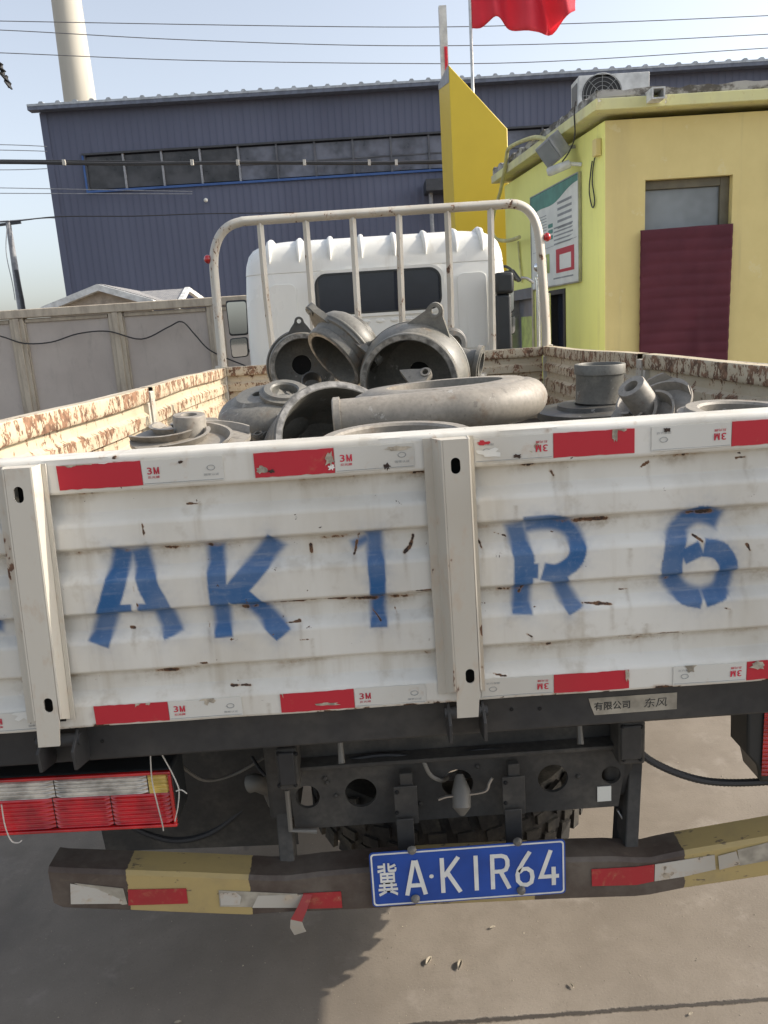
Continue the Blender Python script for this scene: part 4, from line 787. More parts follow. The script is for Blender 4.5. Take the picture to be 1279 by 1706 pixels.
MB().plate([rrect(wx0-.001, wx1+.001, wz0_-.001, wz1_+.001, .09, 8), rrect(wx0+.012, wx1-.012, wz0_+.012, wz1_-.012, .08, 8)], lambda u, v, d: (u, 6.0415-d, v), .006).build('window_seal', 'black_plastic', CB, 30)
for i in range(9):
    x = wx0+.04+i*(wx1-wx0-.08)/8; MB().sphere((x, 6.05, wz0_-.06), .035, 12, 8, (1, .25, .5)).build('panel_dimple', 'cab_white', CB)
for x0_, x1_ in ((wx0-.34, wx0-.14), (wx1+.12, wx1+.34)): MB().plate([rrect(x0_, x1_, 1.55, 2.1, .05, 5)], lambda u, v, d: (u, 6.05-d, v), .007).build('panel_swage', 'cab_white', CB, 30, bevel=.004)
# air intake and mirrors
a0, a1 = PY(822, 455, 5.93), PY(854, 490, 5.93); z1_ = a0[2]; zk = PY(840, 490, 5.93)[2]
mb = MB(); mb.box(a0[0], a1[0], 5.86, 6.02, zk, z1_); mb.build('air_intake', 'black_plastic', CB, bevel=.025, seg=3)
MB().box(a0[0]+.005, a1[0]-.02, 5.88, 6.02, 1.1, zk-.002).build('intake_duct', 'black_plastic', CB, bevel=.02, seg=3)
def mirror(px, Y, hz, lab):
    """px: corner pixels TL, TR, BR, BL of the housing seen from behind"""
    q = [Vector(PY(x, y, Y)) for x, y in px]; c = sum(q, Vector())/4; mb = MB()
    loop = []; N4 = 5
    for i in range(4):      # rounded corners
        p, a, b = q[i], q[i-1], q[(i+1) % 4]; ra = p+(a-p).normalized()*.03; rb_ = p+(b-p).normalized()*.03
        for k in range(N4): t = k/(N4-1); loop.append(ra.lerp(p, t).lerp(p.lerp(rb_, t), t))
    n = len(loop); L0 = loop; L1 = [c+(p-c)*.98+Vector((0, .05, 0)) for p in loop]; L2 = [c+(p-c)*.7+Vector((0, .1, 0)) for p in loop]
    L3 = [c+(p-c)*.93+Vector((0, -.004, 0)) for p in loop]
    mb.add(L3+L0+L1+L2, [(r*n+k, r*n+(k+1) % n, (r+1)*n+(k+1) % n, (r+1)*n+k) for r in range(3) for k in range(n)]+[tuple(range(n)), tuple(range(3*n, 4*n))[::-1]])
    o = mb.build('mirror', 'black_plastic', CB, 40)
    mb = MB(); mb.add([c+(p-c)*.90+Vector((0, -.006, 0)) for p in loop]+[c+(p-c)*.90+Vector((0, -.0045, 0)) for p in loop], [tuple(range(n)), tuple(range(n, 2*n))[::-1]]+[(k, (k+1) % n, n+(k+1) % n, n+k) for k in range(n)]); mb.build('mirror_glass', 'mirror_glass', o)
    return o
mirror([(375, 501), (411, 499), (414, 558), (382, 560)], 7.35, 0, ''); mirror([(382, 564), (412, 561), (414, 594), (386, 597)], 7.35, 0, '')
q0, q1 = PY(395, 505, 7.4), PY(440, 505, 7.4); MB().tube([(q0[0], 7.43, q0[2]-.05), (q1[0], 7.46, q1[2]-.05)], .014).build('mirror_arm', 'black_plastic', CB)
q0, q1 = PY(398, 590, 7.4), PY(440, 585, 7.4); MB().tube([(q0[0], 7.43, q0[2]+.02), (q1[0], 7.46, q1[2]+.02)], .014).build('mirror_arm', 'black_plastic', CB)
q = PY(423, 459, 6.7); MB().box(q[0]-.02, q[0]+.1, 6.62, 6.7, q[2]-.008, q[2]+.008).build('drip_rail_end', 'frame_grey', CB)
mirror([(846, 466), (856, 464), (856, 520), (845, 524)], 7.3, 0, ''); mirror([(849, 527), (859, 525), (858, 556), (848, 559)], 7.3, 0, '')
P_ = [PY(x, y, 7.2) for x, y in ((832, 446), (842, 444), (852, 450), (856, 458), (864, 468))]; MB().tube(smooth(P_), .012, 8).build('mirror_arm', 'black_plastic', CB)
mb = MB(); qa = [PY(x, y, 7.25) for x, y in ((838, 452), (855, 449), (868, 466), (866, 470), (848, 461))]; mb.plate([[(p[0], p[2]) for p in qa]], lambda u, v, d: (u, 7.22+d, v), .1); mb.build('mirror_bracket', 'black_plastic', CB, bevel=.006)
P_ = [PY(x, y, 7.4) for x, y in ((868, 463), (878, 464), (889, 471))]; MB().tube(smooth(P_), .013, 8).build('mirror_arm', 'bare_metal', CB)
q = PY(823, 428, 6.4); MB().box(q[0]-.03, q[0]+.05, 6.4, 6.5, q[2]-.01, q[2]+.02).build('drip_rail_end', 'cab_white', CB)

# chassis under the bed
for s in (-1, 1): MB().box(s*.40-.035, s*.40+.035, 1.66, 7.6, .60, .80).build('frame_rail', 'chassis_black', TR, bevel=.01)
YC = 1.64
def cz(x, y): q = PY(x, y, YC); return (q[0], q[2])
lp = [cz(472, 1240), cz(1050, 1205), cz(1042, 1268), cz(1030, 1343), cz(760, 1362), cz(492, 1382)]
hl = []
for x, y, r in ((601, 1321, 28), (762, 1306, 28), (921, 1297, 27), (512, 1328, 22), (1018, 1291, 17)):
    c_ = cz(x, y); r_m = r*PXM*1.18; hl.append(oval(c_[0], c_[1], r_m, r_m*1.02, 24))
XM = MB().plate([lp]+hl, lambda u, v, d: (u, YC+d, v), .01).build('rear_crossmember', 'chassis_black', TR, 30)
MB().box(lp[0][0], lp[1][0], YC-.045, YC-.001, .765, .775).build('crossmember_flange', 'chassis_black', XM, bevel=.002)
for x, y in ((541, 1296), (545, 1303), (795, 1276), (963, 1293), (560, 1325), (700, 1338)):
    c_ = cz(x, y); MB().sphere((c_[0], YC-.002, c_[1]), .006, 10, 6).build('rivet', 'chassis_black', XM)
def pbox(name, x0, x1, y0, y1, Y, t, mat, parent, bev=.003, dz=0):
    a, b = PY(x0, y0, Y), PY(x1, y1, Y); return MB().box(min(a[0], b[0]), max(a[0], b[0]), Y, Y+t, min(a[2], b[2]), max(a[2], b[2])).build(name, mat, parent, bevel=bev)
for x0, x1, y0, y1 in ((457, 500, 1250, 1316), (1031, 1075, 1205, 1273)):
    o = pbox('buffer_block', x0, x1, y0, y1, 1.56, .07, 'chassis_black', TR, .006)
    pbox('buffer_face', x0+4, x1-6, y0+6, y1-8, 1.552, .007, 'beam_black', o, .003)
    for (x, y) in ((x0+6, y0+6), (x1-7, y0+6), (x0+8, y1-7), (x1-8, y1-8)):
        q = PY(x, y, 1.556); MB().sphere(q, .005, 8, 6).build('bolt', 'hole_dark', o)
# bumper carriers and brackets
def pbeam(name, pa, pb, Ya, Yb, w_, h_, mat, parent): return MB().beam(PY(*pa, Ya), PY(*pb, Yb), w_, h_, (0, 1, 0)).build(name, mat, parent, bevel=.003)
pbeam('bumper_carrier', (470, 1300), (482, 1445), 1.72, 1.62, .035, .05, 'chassis_black', TR); pbeam('bumper_carrier', (1052, 1262), (1044, 1410), 1.70, 1.62, .032, .06, 'chassis_black', TR)
pbeam('bumper_carrier', (1034, 1330), (1030, 1405), 1.72, 1.64, .02, .03, 'beam_black', TR)
pbeam('bumper_carrier', (1028, 1348), (1062, 1405), 1.66, 1.62, .006, .02, 'bare_metal', TR)
for p_ in ([(478, 1316), (484, 1383), (528, 1385)],): MB().tube([PY(x, y, 1.62) for x, y in p_], .006, 8).build('bracket_strip', 'pin_grey', TR)
for x0, x1, y0, y1, y2 in ((655, 698, 1312, 1372, 1412), (836, 876, 1296, 1356, 1397)):
    o = pbox('plate_bracket', x0, x1, y0, y1, 1.60, .006, 'chassis_black', TR, .002); pbox('bracket_tongue', x0+5, x1-5, y1-6, y2+25, 1.585, .006, 'beam_black', o, .002)
    pbox('bracket_foot', x0+10, x1-10, y0-22, y0+4, 1.607, .02, 'chassis_black', o, .002)
    for (x, y) in ((x0+6, y0+8), (x0+6, y1-18)): MB().sphere(PY(x, y, 1.599), .005, 8, 6).build('bolt', 'hole_dark', o)
# towing pin, loops, hanging hooks, exhaust stub
q = PY(768, 1318, 1.60); q2 = PY(770, 1358, 1.575)
MB().tube([PY(765, 1290, 1.62), q, PY(769, 1345, 1.58), q2], .02, 14, True, [.009, .022, .021, .006]).build('towing_pin', 'pin_grey', TR)
MB().tube(smooth([PY(x, y, 1.59) for x, y in ((730, 1332), (745, 1327), (775, 1324), (808, 1318), (815, 1305), (820, 1296))]), .0035, 6).build('wire_hook', 'bare_metal', TR)
for x, y0, y1 in ((566, 1212, 1272), (964, 1178, 1240)): MB().tube([PY(x, y0, 1.55), PY(x+1, (y0+y1)/2, 1.55), PY(x+3, y1, 1.53)], .007, 8, True, [.0065, .006, .0075]).build('hanging_pin', 'pin_grey', TR)
MB().tube(smooth([(-.48, 2.6, .70), PY(470, 1318, 2.05), PY(448, 1312, 1.95), PY(428, 1304, 1.9), PY(415, 1306, 1.9)]), .024, 14).build('exhaust_pipe', 'pin_grey', TR)
MB().tube(smooth([PY(x, y, 2.05) for x, y in ((180, 1350), (230, 1382), (290, 1400), (350, 1388), (400, 1352), (420, 1330)) ]), .009, 8).build('air_hose', 'cable_black', TR)
hp = smooth([PY(x, y, 1.62) for x, y in ((1062, 1250), (1085, 1268), (1125, 1287), (1170, 1300), (1215, 1304), (1260, 1303), (1300, 1300))], 14)
MB().tube(hp, .0085, 8, True, [.0082+.0011*(i % 2) for i in range(len(hp))]).build('lamp_cable', 'cable_black', TR)
# tail lamps: housing, ribbed lenses
def lens(name, X0, X1, z0, z1, Yf, mat, parent, n=16, am=.0026, per=.010):
    mb = MB(); nz = max(4, int((z1-z0)/per*8)); vs = []
    for j in range(nz+1):
        z = z0+(z1-z0)*j/nz; e_ = min(1, j/2, (nz-j)/2)
        for i in range(n+1): x = X0+(X1-X0)*i/n; f_ = min(1, i/1.0, (n-i)/1.0); vs.append((x, Yf-(.004+am*math.sin(2*math.pi*(z-z0)/per))*min(e_, f_), z-(x-LX)*LT))
    mb.add(vs, [(j*(n+1)+i, j*(n+1)+i+1, (j+1)*(n+1)+i+1, (j+1)*(n+1)+i) for j in range(nz) for i in range(n)]); return mb.build(name, mat, parent, 80)
LX, LT = -.60, .022; l1, l0 = PY(288, 1282, 1.5)[2], PY(294, 1366, 1.5)[2]-.012; lx1 = PY(290, 1325, 1.5)[0]; lx0 = -1.08
def lbox(mb, x0, x1, y0, y1, z0, z1): return mb.hexa([(x, y, z-(x-LX)*LT) for z in (z0, z1) for x, y in ((x0, y0), (x1, y0), (x1, y1), (x0, y1))])
TL = lbox(MB(), lx0, lx1, 1.502, 1.60, l0, l1).build('tail_lamp', 'black_plastic', TR, bevel=.006)
mb = MB(); rim = .007
for q in ((lx0, lx1, l1-rim, l1), (lx0, lx1, l0, l0+rim), (lx1-rim, lx1, l0+rim, l1-rim), (lx0, lx0+rim, l0+rim, l1-rim)): lbox(mb, q[0], q[1], 1.492, 1.5015, q[2], q[3])
mb.build('lens_rim', 'lens_red', TL, bevel=.002)
zs = l0+(l1-l0)*.60
xa = [lx0+rim+.001, PY(90, 1350, 1.5)[0], PY(185, 1340, 1.5)[0], lx1-rim-.001]
for a, b in zip(xa[:-1], xa[1:]): lens('lens', a+.001, b-.001, l0+rim+.001, zs-.001, 1.5005, 'lens_red', TL)
xb = [lx0+rim+.001, PY(90, 1310, 1.5)[0], PY(245, 1300, 1.5)[0], lx1-rim-.001]
for a, b, m_ in zip(xb[:-1], xb[1:], ('lens_clear', 'lens_clear', 'lens_amber')): lens('lens', a+.001, b-.001, zs+.001, l1-rim-.001, 1.5005, m_, TL, per=.009)
for pth in ([(250, 1252), (253, 1300), (262, 1340), (270, 1372), (272, 1384)], [(270, 1258), (285, 1285), (293, 1302), (298, 1318), (296, 1345), (291, 1368)], [(293, 1318), (302, 1316), (311, 1322)], [(2, 1340), (8, 1375), (18, 1400), (30, 1404), (36, 1400)]):
    MB().tube(smooth([PY(x, y, 1.482) for x, y in pth]), .0014, 5).build('tie_wire', 'wire_white', TL)
LX, LT = .62, 0
a = PY(1240, 1180, 1.60); b = PY(1262, 1298, 1.60)
mb = MB(); mb.plate([[(a[0], a[2]+.04), (a[0]+.5, a[2]+.04), (a[0]+.5, b[2]), (b[0], b[2]), (PY(1256, 1270, 1.6)[0], PY(1256, 1270, 1.6)[2]), (PY(1240, 1252, 1.6)[0], PY(1240, 1252, 1.6)[2])]], lambda u, v, d: (u, 1.585+d, v), .09); TL2 = mb.build('tail_lamp', 'black_plastic', TR, bevel=.006)
q = PY(1273, 1200, 1.58); lens('lens', q[0], q[0]+.42, b[2]+.02, a[2]+.0, 1.58, 'lens_red', TL2)
# bumper: dented box beam with yellow bands
BZ = [(90, 1428, 1446, 1508), (105, 1426, 1448, 1515), (215, 1431, 1452, 1519), (330, 1436, 1456, 1524), (415, 1440, 1460, 1527), (450, 1436, 1462, 1524), (485, 1446, 1462, 1522), (540, 1440, 1455, 1520), (620, 1432, 1448, 1516), (760, 1418, 1440, 1508), (935, 1402, 1432, 1500), (1020, 1399, 1430, 1497), (1058, 1398, 1432, 1496), (1085, 1404, 1432, 1493), (1110, 1394, 1426, 1488), (1140, 1388, 1420, 1482), (1279, 1362, 1396, 1461), (1420, 1336, 1372, 1436)]
def mat_bumper():
    t = NT('bumper_paint'); xyz = t.n('ShaderNodeSeparateXYZ', Vector=t.co('World')); x = t.math('ADD', xyz.outputs[0], t.math('MULTIPLY', t.math('SUBTRACT', t.noise(60, 3), .5), .012))
    mk = None
    for p0_, p1_ in ((213, 416), (690, 890), (1140, 1500)):
        xa_, xb_ = pxX(p0_, 1480, 1.55), pxX(p1_, 1480, 1.55)
        k_ = t.math('MULTIPLY', t.ramp(x, xa_-.001, xa_+.001), t.ramp(x, xb_-.001, xb_+.001, 1, 0)); mk = k_ if mk is None else t.math('MAXIMUM', mk, k_)
    d1 = t.noise(5, 6, .65); d2 = t.noise(45, 4, .65, t.co('World', (.5, 1, 1)))
    br_ = t.mix(t.ramp(d1, .35, .75), (.062, .043, .034), (.15, .128, .105)); ye = t.mix(t.ramp(d1, .4, .75), (.42, .32, .135), (.25, .205, .12))
    c = t.mix(mk, br_, ye); c = t.mix(t.ramp(d2, .62, .66, 0, .8), c, (.11, .085, .065)); M['bumper_paint'] = t.out(c, .6, 0, d2, .4, .0015)
mat_bumper()
YB = 1.55; vs = []
for x, yt, yf, yb in BZ:
    X, zb_ = PY(x, yb, YB)[0], PY(x, yb, YB)[2]; zf = PY(x, yf, YB)[2]; zt_ = PY(x, yt, YB+.075)[2]; zt_ = min(max(zt_, zf+.0), zf+.03)
    vs += [(X, YB+.07, zb_+.004), (X, YB+.006, zb_), (X, YB, zb_+.006), (X, YB, zf-.008), (X, YB+.008, zf), (X, YB+.075, zt_)]
n = len(BZ); fs = [(i*6+k, (i+1)*6+k, (i+1)*6+(k+1) % 6, i*6+(k+1) % 6) for i in range(n-1) for k in range(6)]+[(0, 1, 2, 3, 4, 5), tuple((n-1)*6+k for k in range(5, -1, -1))]
BP = MB().add(vs, fs).build('bumper', 'bumper_paint', TR, 30, label='dented brown and yellow banded steel bumper beam')
def bface(x):   # bumper face line at photo x
    for a_, b_ in zip(BZ[:-1], BZ[1:]):
        if a_[0] <= x <= b_[0]: t = (x-a_[0])/(b_[0]-a_[0]); return a_[3]+(b_[3]-a_[3])*t
def btape(name, pts, mat, Yo=.0015):
    q = [PY(x, y, YB-Yo) for x, y in pts]; return MB().plate([[(p[0], p[2]) for p in q]], lambda u, v, d: (u, YB-Yo-d, v), .0009).build(name, mat, BP)
btape('reflective_tape', [(213, 1482), (310, 1480), (313, 1505), (214, 1508)], 'tape_red_old')
btape('reflective_tape', [(117, 1472), (160, 1480), (205, 1500), (202, 1505), (118, 1506)], 'tape_white_old'); btape('tape_backing', [(124, 1471), (205, 1480), (212, 1506), (204, 1507)], 'sticker_grey', .001)
btape('reflective_tape', [(366, 1488), (392, 1486), (402, 1494), (399, 1507), (368, 1508)], 'tape_white_old', .0025); btape('tape_backing', [(364, 1483), (495, 1489), (497, 1512), (366, 1510)], 'sticker_grey', .001)
btape('reflective_tape', [(505, 1488), (568, 1485), (570, 1512), (503, 1514)], 'tape_red_old'); btape('reflective_tape', [(430, 1492), (508, 1490), (500, 1512), (420, 1512)], 'tape_white_old')
btape('reflective_tape', [(985, 1448), (1060, 1444), (1090, 1440), (1089, 1468), (1060, 1474), (986, 1476)], 'tape_red_old')
btape('reflective_tape', [(1091, 1440), (1140, 1432), (1190, 1424), (1192, 1448), (1140, 1460), (1090, 1468)], 'tape_white_old'); btape('reflective_tape', [(1196, 1426), (1226, 1418), (1233, 1440), (1198, 1449)], 'tape_white_old', .003); btape('tape_backing', [(1228, 1416), (1285, 1402), (1287, 1432), (1232, 1442)], 'sticker_grey')
mb = MB(); st = [((505, 1490), (520, 1490), 0), ((495, 1512), (512, 1514), .012), ((484, 1532), (503, 1536), .02), ((483, 1546), (506, 1545), .018), ((490, 1558), (510, 1552), .010)]
for part, rng in (('tape_red_old', (0, 2)), ('tape_white_old', (2, 4))):
    mb = MB(); vs = []
    for (a_, b_, o_) in st[rng[0]:rng[1]+1]:
        for p in (a_, b_): q = PY(*p, YB-.004-o_); vs += [tuple(q), (q[0], q[1]+.0008, q[2])]
    m_ = rng[1]-rng[0]
    mb.add(vs, [f for i in range(m_) for f in ((4*i, 4*i+2, 4*i+6, 4*i+4), (4*i+1, 4*i+5, 4*i+7, 4*i+3), (4*i, 4*i+4, 4*i+5, 4*i+1), (4*i+2, 4*i+3, 4*i+7, 4*i+6))]); mb.build('peeling_tape', part, BP, 80)
# licence plate
xp, zp, Yp = .018, .519, 1.535
fpn = lambda u, v, d: (xp+(u-220)/1000, Yp-d-.006*max(0, 1-abs(u-70)/60)*max(0, (v-90)/50), zp+(v-70)/1000)
pl = MB().plate([rrect(0, 440, 0, 140, 9, 4)], fpn, .0015).build('licence_plate', 'plate_blue', TR)
MB().plate([rrect(3, 437, 3, 137, 8, 4), rrect(6.5, 433.5, 6.5, 133.5, 6, 4)], lambda u, v, d: fpn(u, v, .0017+d), .0008).build('plate_border', 'plate_white', pl)
GL = {'A': [[(-21, -45), (-2, 45)], [(2, 45), (21, -45)], [(-14, -20), (14, -20)]], 'K': [[(-18, -45), (-18, 45)], [(19, 45), (-15, -3)], [(-7, 7), (21, -45)]], '1': [[(0, -45), (0, 45)]],
      'R': [[(-17, -45), (-17, 45)], [(-17, 40), (4, 40), (13, 36), (17, 27), (17, 14), (13, 4), (4, 0), (-17, 0)], [(1, 0), (20, -45)]],
      '6': [[(12, 45), (-2, 22), (-14, 0), (-17, -12), (-16, -28), (-8, -38), (4, -40), (14, -34), (17, -20), (15, -6), (6, 2), (-4, 2), (-13, -6)]], '4': [[(4, 45), (-19, -22), (22, -22)], [(10, 2), (10, -45)]]}
fq = lambda u, v, d: fpn(u, v, .0018+d*.001)
for ch_, cx_ in (('A', 101), ('K', 180), ('1', 238), ('R', 292), ('6', 348), ('4', 403)):
    mb = MB(); 
    for k_, st_ in enumerate(GL[ch_]): stroke(mb, [(cx_+x, 70+y) for x, y in st_], 9.5, lambda u, v, d, k_=k_: fq(u, v, d+.35*k_*(d > 0)-.1*k_*(d == 0)), .9)
    mb.build('plate_character', 'plate_white', pl, 30)
mb = MB(); text(mb, '冀', .012, lambda u, v, d: fpn(38+u, 70+v, .0026), 44, 86); mb.build('plate_character', 'plate_white', pl)
MB().plate([oval(137, 70, 5, 5, 14)], fq, .9).build('plate_character', 'plate_white', pl)
for x, y in ((686, 1416), (862, 1402), (692, 1497), (868, 1483)):
    q = PY(x, y, Yp-.004); MB().lathe([(.0001, .010), (.006, .009), (.0095, .004), (.0105, 0), (.0001, 0)], 16, False, Matrix.Translation(q) @ Matrix.Rotation(R_(90), 4, 'X')).build('plate_bolt', 'pin_grey', pl)
# wheels
def wheel(name, c, axis, Rr, wd, parent, tread=34):
    Mw = Matrix.Translation(c) @ Vector((0, 0, 1)).rotation_difference(Vector(axis)).to_matrix().to_4x4(); h = wd/2
    mb = MB(); mb.lathe([(Rr*.56, -h*.8), (Rr*.75, -h), (Rr*.93, -h*.92), (Rr*.975, -h*.7), (Rr*.985, 0), (Rr*.975, h*.7), (Rr*.93, h*.92), (Rr*.75, h), (Rr*.56, h*.8), (Rr*.54, 0)], 48, True, Mw)
    ty = mb.build(name, 'rubber', parent, 40); mb = MB()
    for k in range(tread):
        a_ = 2*math.pi*k/tread
        for s, ph in ((-1, 0), (1, .5), (-.3, .25), (.33, .75)):
            b_ = a_+ph*2*math.pi/tread; Mt = Mw @ Matrix.Rotation(b_, 4, 'Z') @ Matrix.Translation((Rr*.985, 0, s*h*.62)) @ Matrix.Rotation(R_(14*s), 4, 'X'); mbox(mb, Mt, .014, 2*math.pi*Rr/tread*.62, h*(.5 if abs(s) == 1 else .26))
    mb.build('tread', 'rubber', ty); MB().lathe([(.05, h*.1), (Rr*.3, h*.1), (Rr*.42, h*.5), (Rr*.54, h*.75), (Rr*.555, h*.78), (Rr*.555, -h*.78), (Rr*.53, -h*.75), (Rr*.42, -h*.1), (.05, -h*.05)], 36, True, Mw).build('rim', 'frame_grey', ty)
    return ty
wheel('spare_wheel', (.02, 2.12, .43), (0, .06, 1), .40, .20, TR)
for s in (-1, 1):
    for x in (.66, .93): wheel('wheel', (s*x, 4.0, .40), (1, 0, 0), .40, .21, TR)
    wheel('wheel', (s*.82, 7.35, .40), (1, 0, 0), .40, .22, TR)
MB().cyl((-.9, 4.0, .40), (.9, 4.0, .40), .07).build('axle', 'chassis_black', TR); MB().sphere((0, 4.0, .42), .17, 16, 10, (1, .8, 1)).build('differential', 'chassis_black', TR)
for s in (-1, 1): MB().plate([[(s*.52, .25), (s*1.1, .25), (s*1.1, .86), (s*.52, .86)]], lambda u, v, d: (u, 3.42+d, v), .006).build('mudflap', 'rubber', TR)
MB().plate([[(-1.0, .27), (-.43, .25), (-.42, .86), (-1.0, .86)]], lambda u, v, d: (u, 2.02+d+.04*math.sin(v*5), v), .006).build('mudflap', 'chassis_black', TR)

# blank sticker, wiring loom and brake pipes at the frame end
q0, q1 = PY(996, 1313, 1.632), PY(1019, 1336, 1.632); MB().box(q0[0], q1[0], 1.6365, 1.6385, q1[2], q0[2]).build('paper_sticker', 'paper', XM)
for k_, pth in enumerate(([(500, 1262, 1.70), (560, 1268, 1.63), (640, 1258, 1.62), (720, 1262, 1.62), (800, 1250, 1.62), (900, 1248, 1.62), (1030, 1232, 1.63)], [(700, 1235, 1.72), (704, 1262, 1.63), (716, 1290, 1.62), (735, 1300, 1.63), (745, 1296, 1.7)], [(420, 1262, 1.75), (440, 1290, 1.70), (470, 1300, 1.68), (500, 1288, 1.68)], [(300, 1275, 1.64), (340, 1300, 1.70), (390, 1290, 1.75), (440, 1262, 1.75)])):
    MB().tube(smooth([PY(x, y, Y_) for x, y, Y_ in pth]), .0055-.0006*k_, 8).build('wiring_loom', ('cable_black', 'pin_grey')[k_ % 2], TR)
for s in (-1, 1):
    for i in range(5): MB().tube(smooth([(s*.40, 2.75+.12*i, .585-.018*i), (s*.40, 3.4, .515-.018*i), (s*.40, 4.0, .475-.018*i), (s*.40, 4.6, .515-.018*i), (s*.40, 5.25-.12*i, .585-.018*i)]), .008, 4, True, None, [(1, 4), (-1, 4), (-1, -4), (1, -4)]).build('leaf_spring', 'chassis_black', TR, 30)

# ------------------------------------------------------------------ cast pump parts in the bed
GRP = 'grey iron pump castings loaded in the truck bed'
def frame(axis, spin=0):
    q = Vector((0, 0, 1)).rotation_difference(Vector(axis).normalized()); return q.to_matrix().to_4x4() @ Matrix.Rotation(R_(spin), 4, 'Z')
def casting(name, label, loc, axis, spin=0):
    o = thing(name, label, 'casting', tuple(loc), GRP); o.rotation_euler = frame(axis, spin).to_euler(); return o
def lug(parent, ang, r, z, size=.075, t=.03, mat='cast_iron', hole=True, lean=0):
    """ear with a bolt hole standing out of a rim"""
    w_ = size*.95; loops = [[(-.02, -w_), (size*.30, -w_*.62), (size*.62, -size*.34)]+[(size*.72+size*.30*math.cos(a), size*.30*math.sin(a)) for a in np.linspace(-1.3, 1.3, 9)]+[(size*.62, size*.34), (size*.30, w_*.62), (-.02, w_)]]
    if hole: loops.append(oval(size*.72, 0, size*.15, size*.15, 12))
    c, s = math.cos(R_(ang)), math.sin(R_(ang)); mb = MB()
    mb.plate(loops, lambda u, v, d: (c*(r+u)-s*v, s*(r+u)+c*v, z+d+lean*u), t)
    if hole: mb2 = MB(); mb2.lathe([(size*.155, 0), (size*.25, 0), (size*.25, .006), (size*.155, .006)], 14, True, Matrix.Translation((c*(r+size*.72), s*(r+size*.72), z+t+.0002+lean*size*.72))); mb2.build('boss', mat, parent, 30, world=False)
    return mb.build('lug', mat, parent, 30, bevel=.004, world=False)
def bell(name, label, loc, axis, spin, Rr, H, bulge=1.12, bore=.05, mat='cast_iron', lugs=(), lz=.5, lsize=.075, wall=.028):
    """round casing: opening at local z = 0 looking along +z, body behind it"""
    o = casting(name, label, loc, axis, spin); Rb = Rr*bulge
    pr = [(Rr-wall, .004), (Rr-.004, .004), (Rr, 0), (Rr+.001, -.028), (Rr-.006, -.034), (Rr*.99+(Rb-Rr)*.4, -.06), (Rb*.992, -H*.38), (Rb, -H*.5), (Rb*.985, -H*.62), (Rb*.92, -H*.80), (Rb*.80, -H*.93), (Rb*.66, -H), (bore+.045, -H), (bore+.038, -H-.03), (bore, -H-.03), (bore, -H+.02), (bore+.03, -H+.024), (Rb*.64, -H+.03), (Rb*.78, -H*.80), (Rb-wall, -H*.5), (Rr-wall-.001, -.03)]
    MB().lathe(pr, 56).build('casing', mat, o, 32, world=False)
    MB().lathe([(Rr-wall+.003, .0043), (Rr-.006, .0043), (Rr-.006, .0058), (Rr-wall+.003, .0058)], 56).build('machined_face', 'machined', o, 30, world=False)
    MB().lathe([(Rb+.0005, -H*.5-.007), (Rb+.004, -H*.5-.004), (Rb+.004, -H*.5+.004), (Rb+.0005, -H*.5+.007)], 56).build('parting_seam', mat, o, 60, world=False)
    MB().lathe([(.001, -H-.012), (bore-.0005, -H-.012), (bore-.0005, -H-.006), (.001, -H-.006)], 24).build('bore_shade', 'hole_dark', o, 30, world=False)  # dark disc put across the bore so the hole reads as shade
    for a in lugs: lug(o, a, Rb*.955, -H*lz-.015, lsize, .03, mat)
    return o
def volute(name, label, loc, axis, spin, Rc, r0, r1, L, mat='cast_iron_pale', fl=1, rim=True, lugs=()):
    """spiral pump casing lying round local z with a tangential outlet"""
    o = casting(name, label, loc, axis, spin); P_ = []; rd = []; N = 64; a1 = R_(-90+0)
    for i in range(N+1):
        t = i/N; a = R_(-90-330*(1-t)); r = r0+(r1-r0)*t; rr = Rc+(r-r1)*.5; P_.append((rr*math.cos(a), rr*math.sin(a), 0)); rd.append(r)
    P_ += [(k*L/8, -Rc, 0) for k in range(1, 9)]; rd += [r1*(1+.02*k/8) for k in range(1, 9)]
    P_ = [(fl*a_, b_, c_) for a_, b_, c_ in P_]; mb = MB(); mb.tube(P_, r1, 26, True, rd); mb.build('scroll', mat, o, 40, world=False)
    if rim:
        Ri = Rc-r1*.35
        for s in (1, -1): MB().lathe([(Ri-.055, s*(r1*.55)), (Ri-.055, s*(r1*1.03)), (Ri+.005, s*(r1*1.03)), (Ri+.03, s*(r1*.8)), (Ri+.02, s*(r1*.5))], 56).build('mouth_ring', mat, o, 35, world=False)
        MB().lathe([(.06, -r1*.5), (Ri-.05, -r1*.5), (Ri-.05, -r1*.62), (.06, -r1*.62)], 40).build('back_plate', 'cast_iron_dark', o, 35, world=False)
    if L > 0: MB().lathe([(r1*.78, 0), (r1*1.13, 0), (r1*1.13, .018), (r1*1.03, .022), (r1*.78, .022)], 30, True, Matrix.Translation((fl*(L-.018), -Rc, 0)) @ Matrix.Rotation(R_(90*fl), 4, 'Y')).build('outlet_collar', mat, o, 30, world=False)
    for a in lugs: lug(o, a, Rc+r0*.7, -.01, .07, .025, mat)
    return o
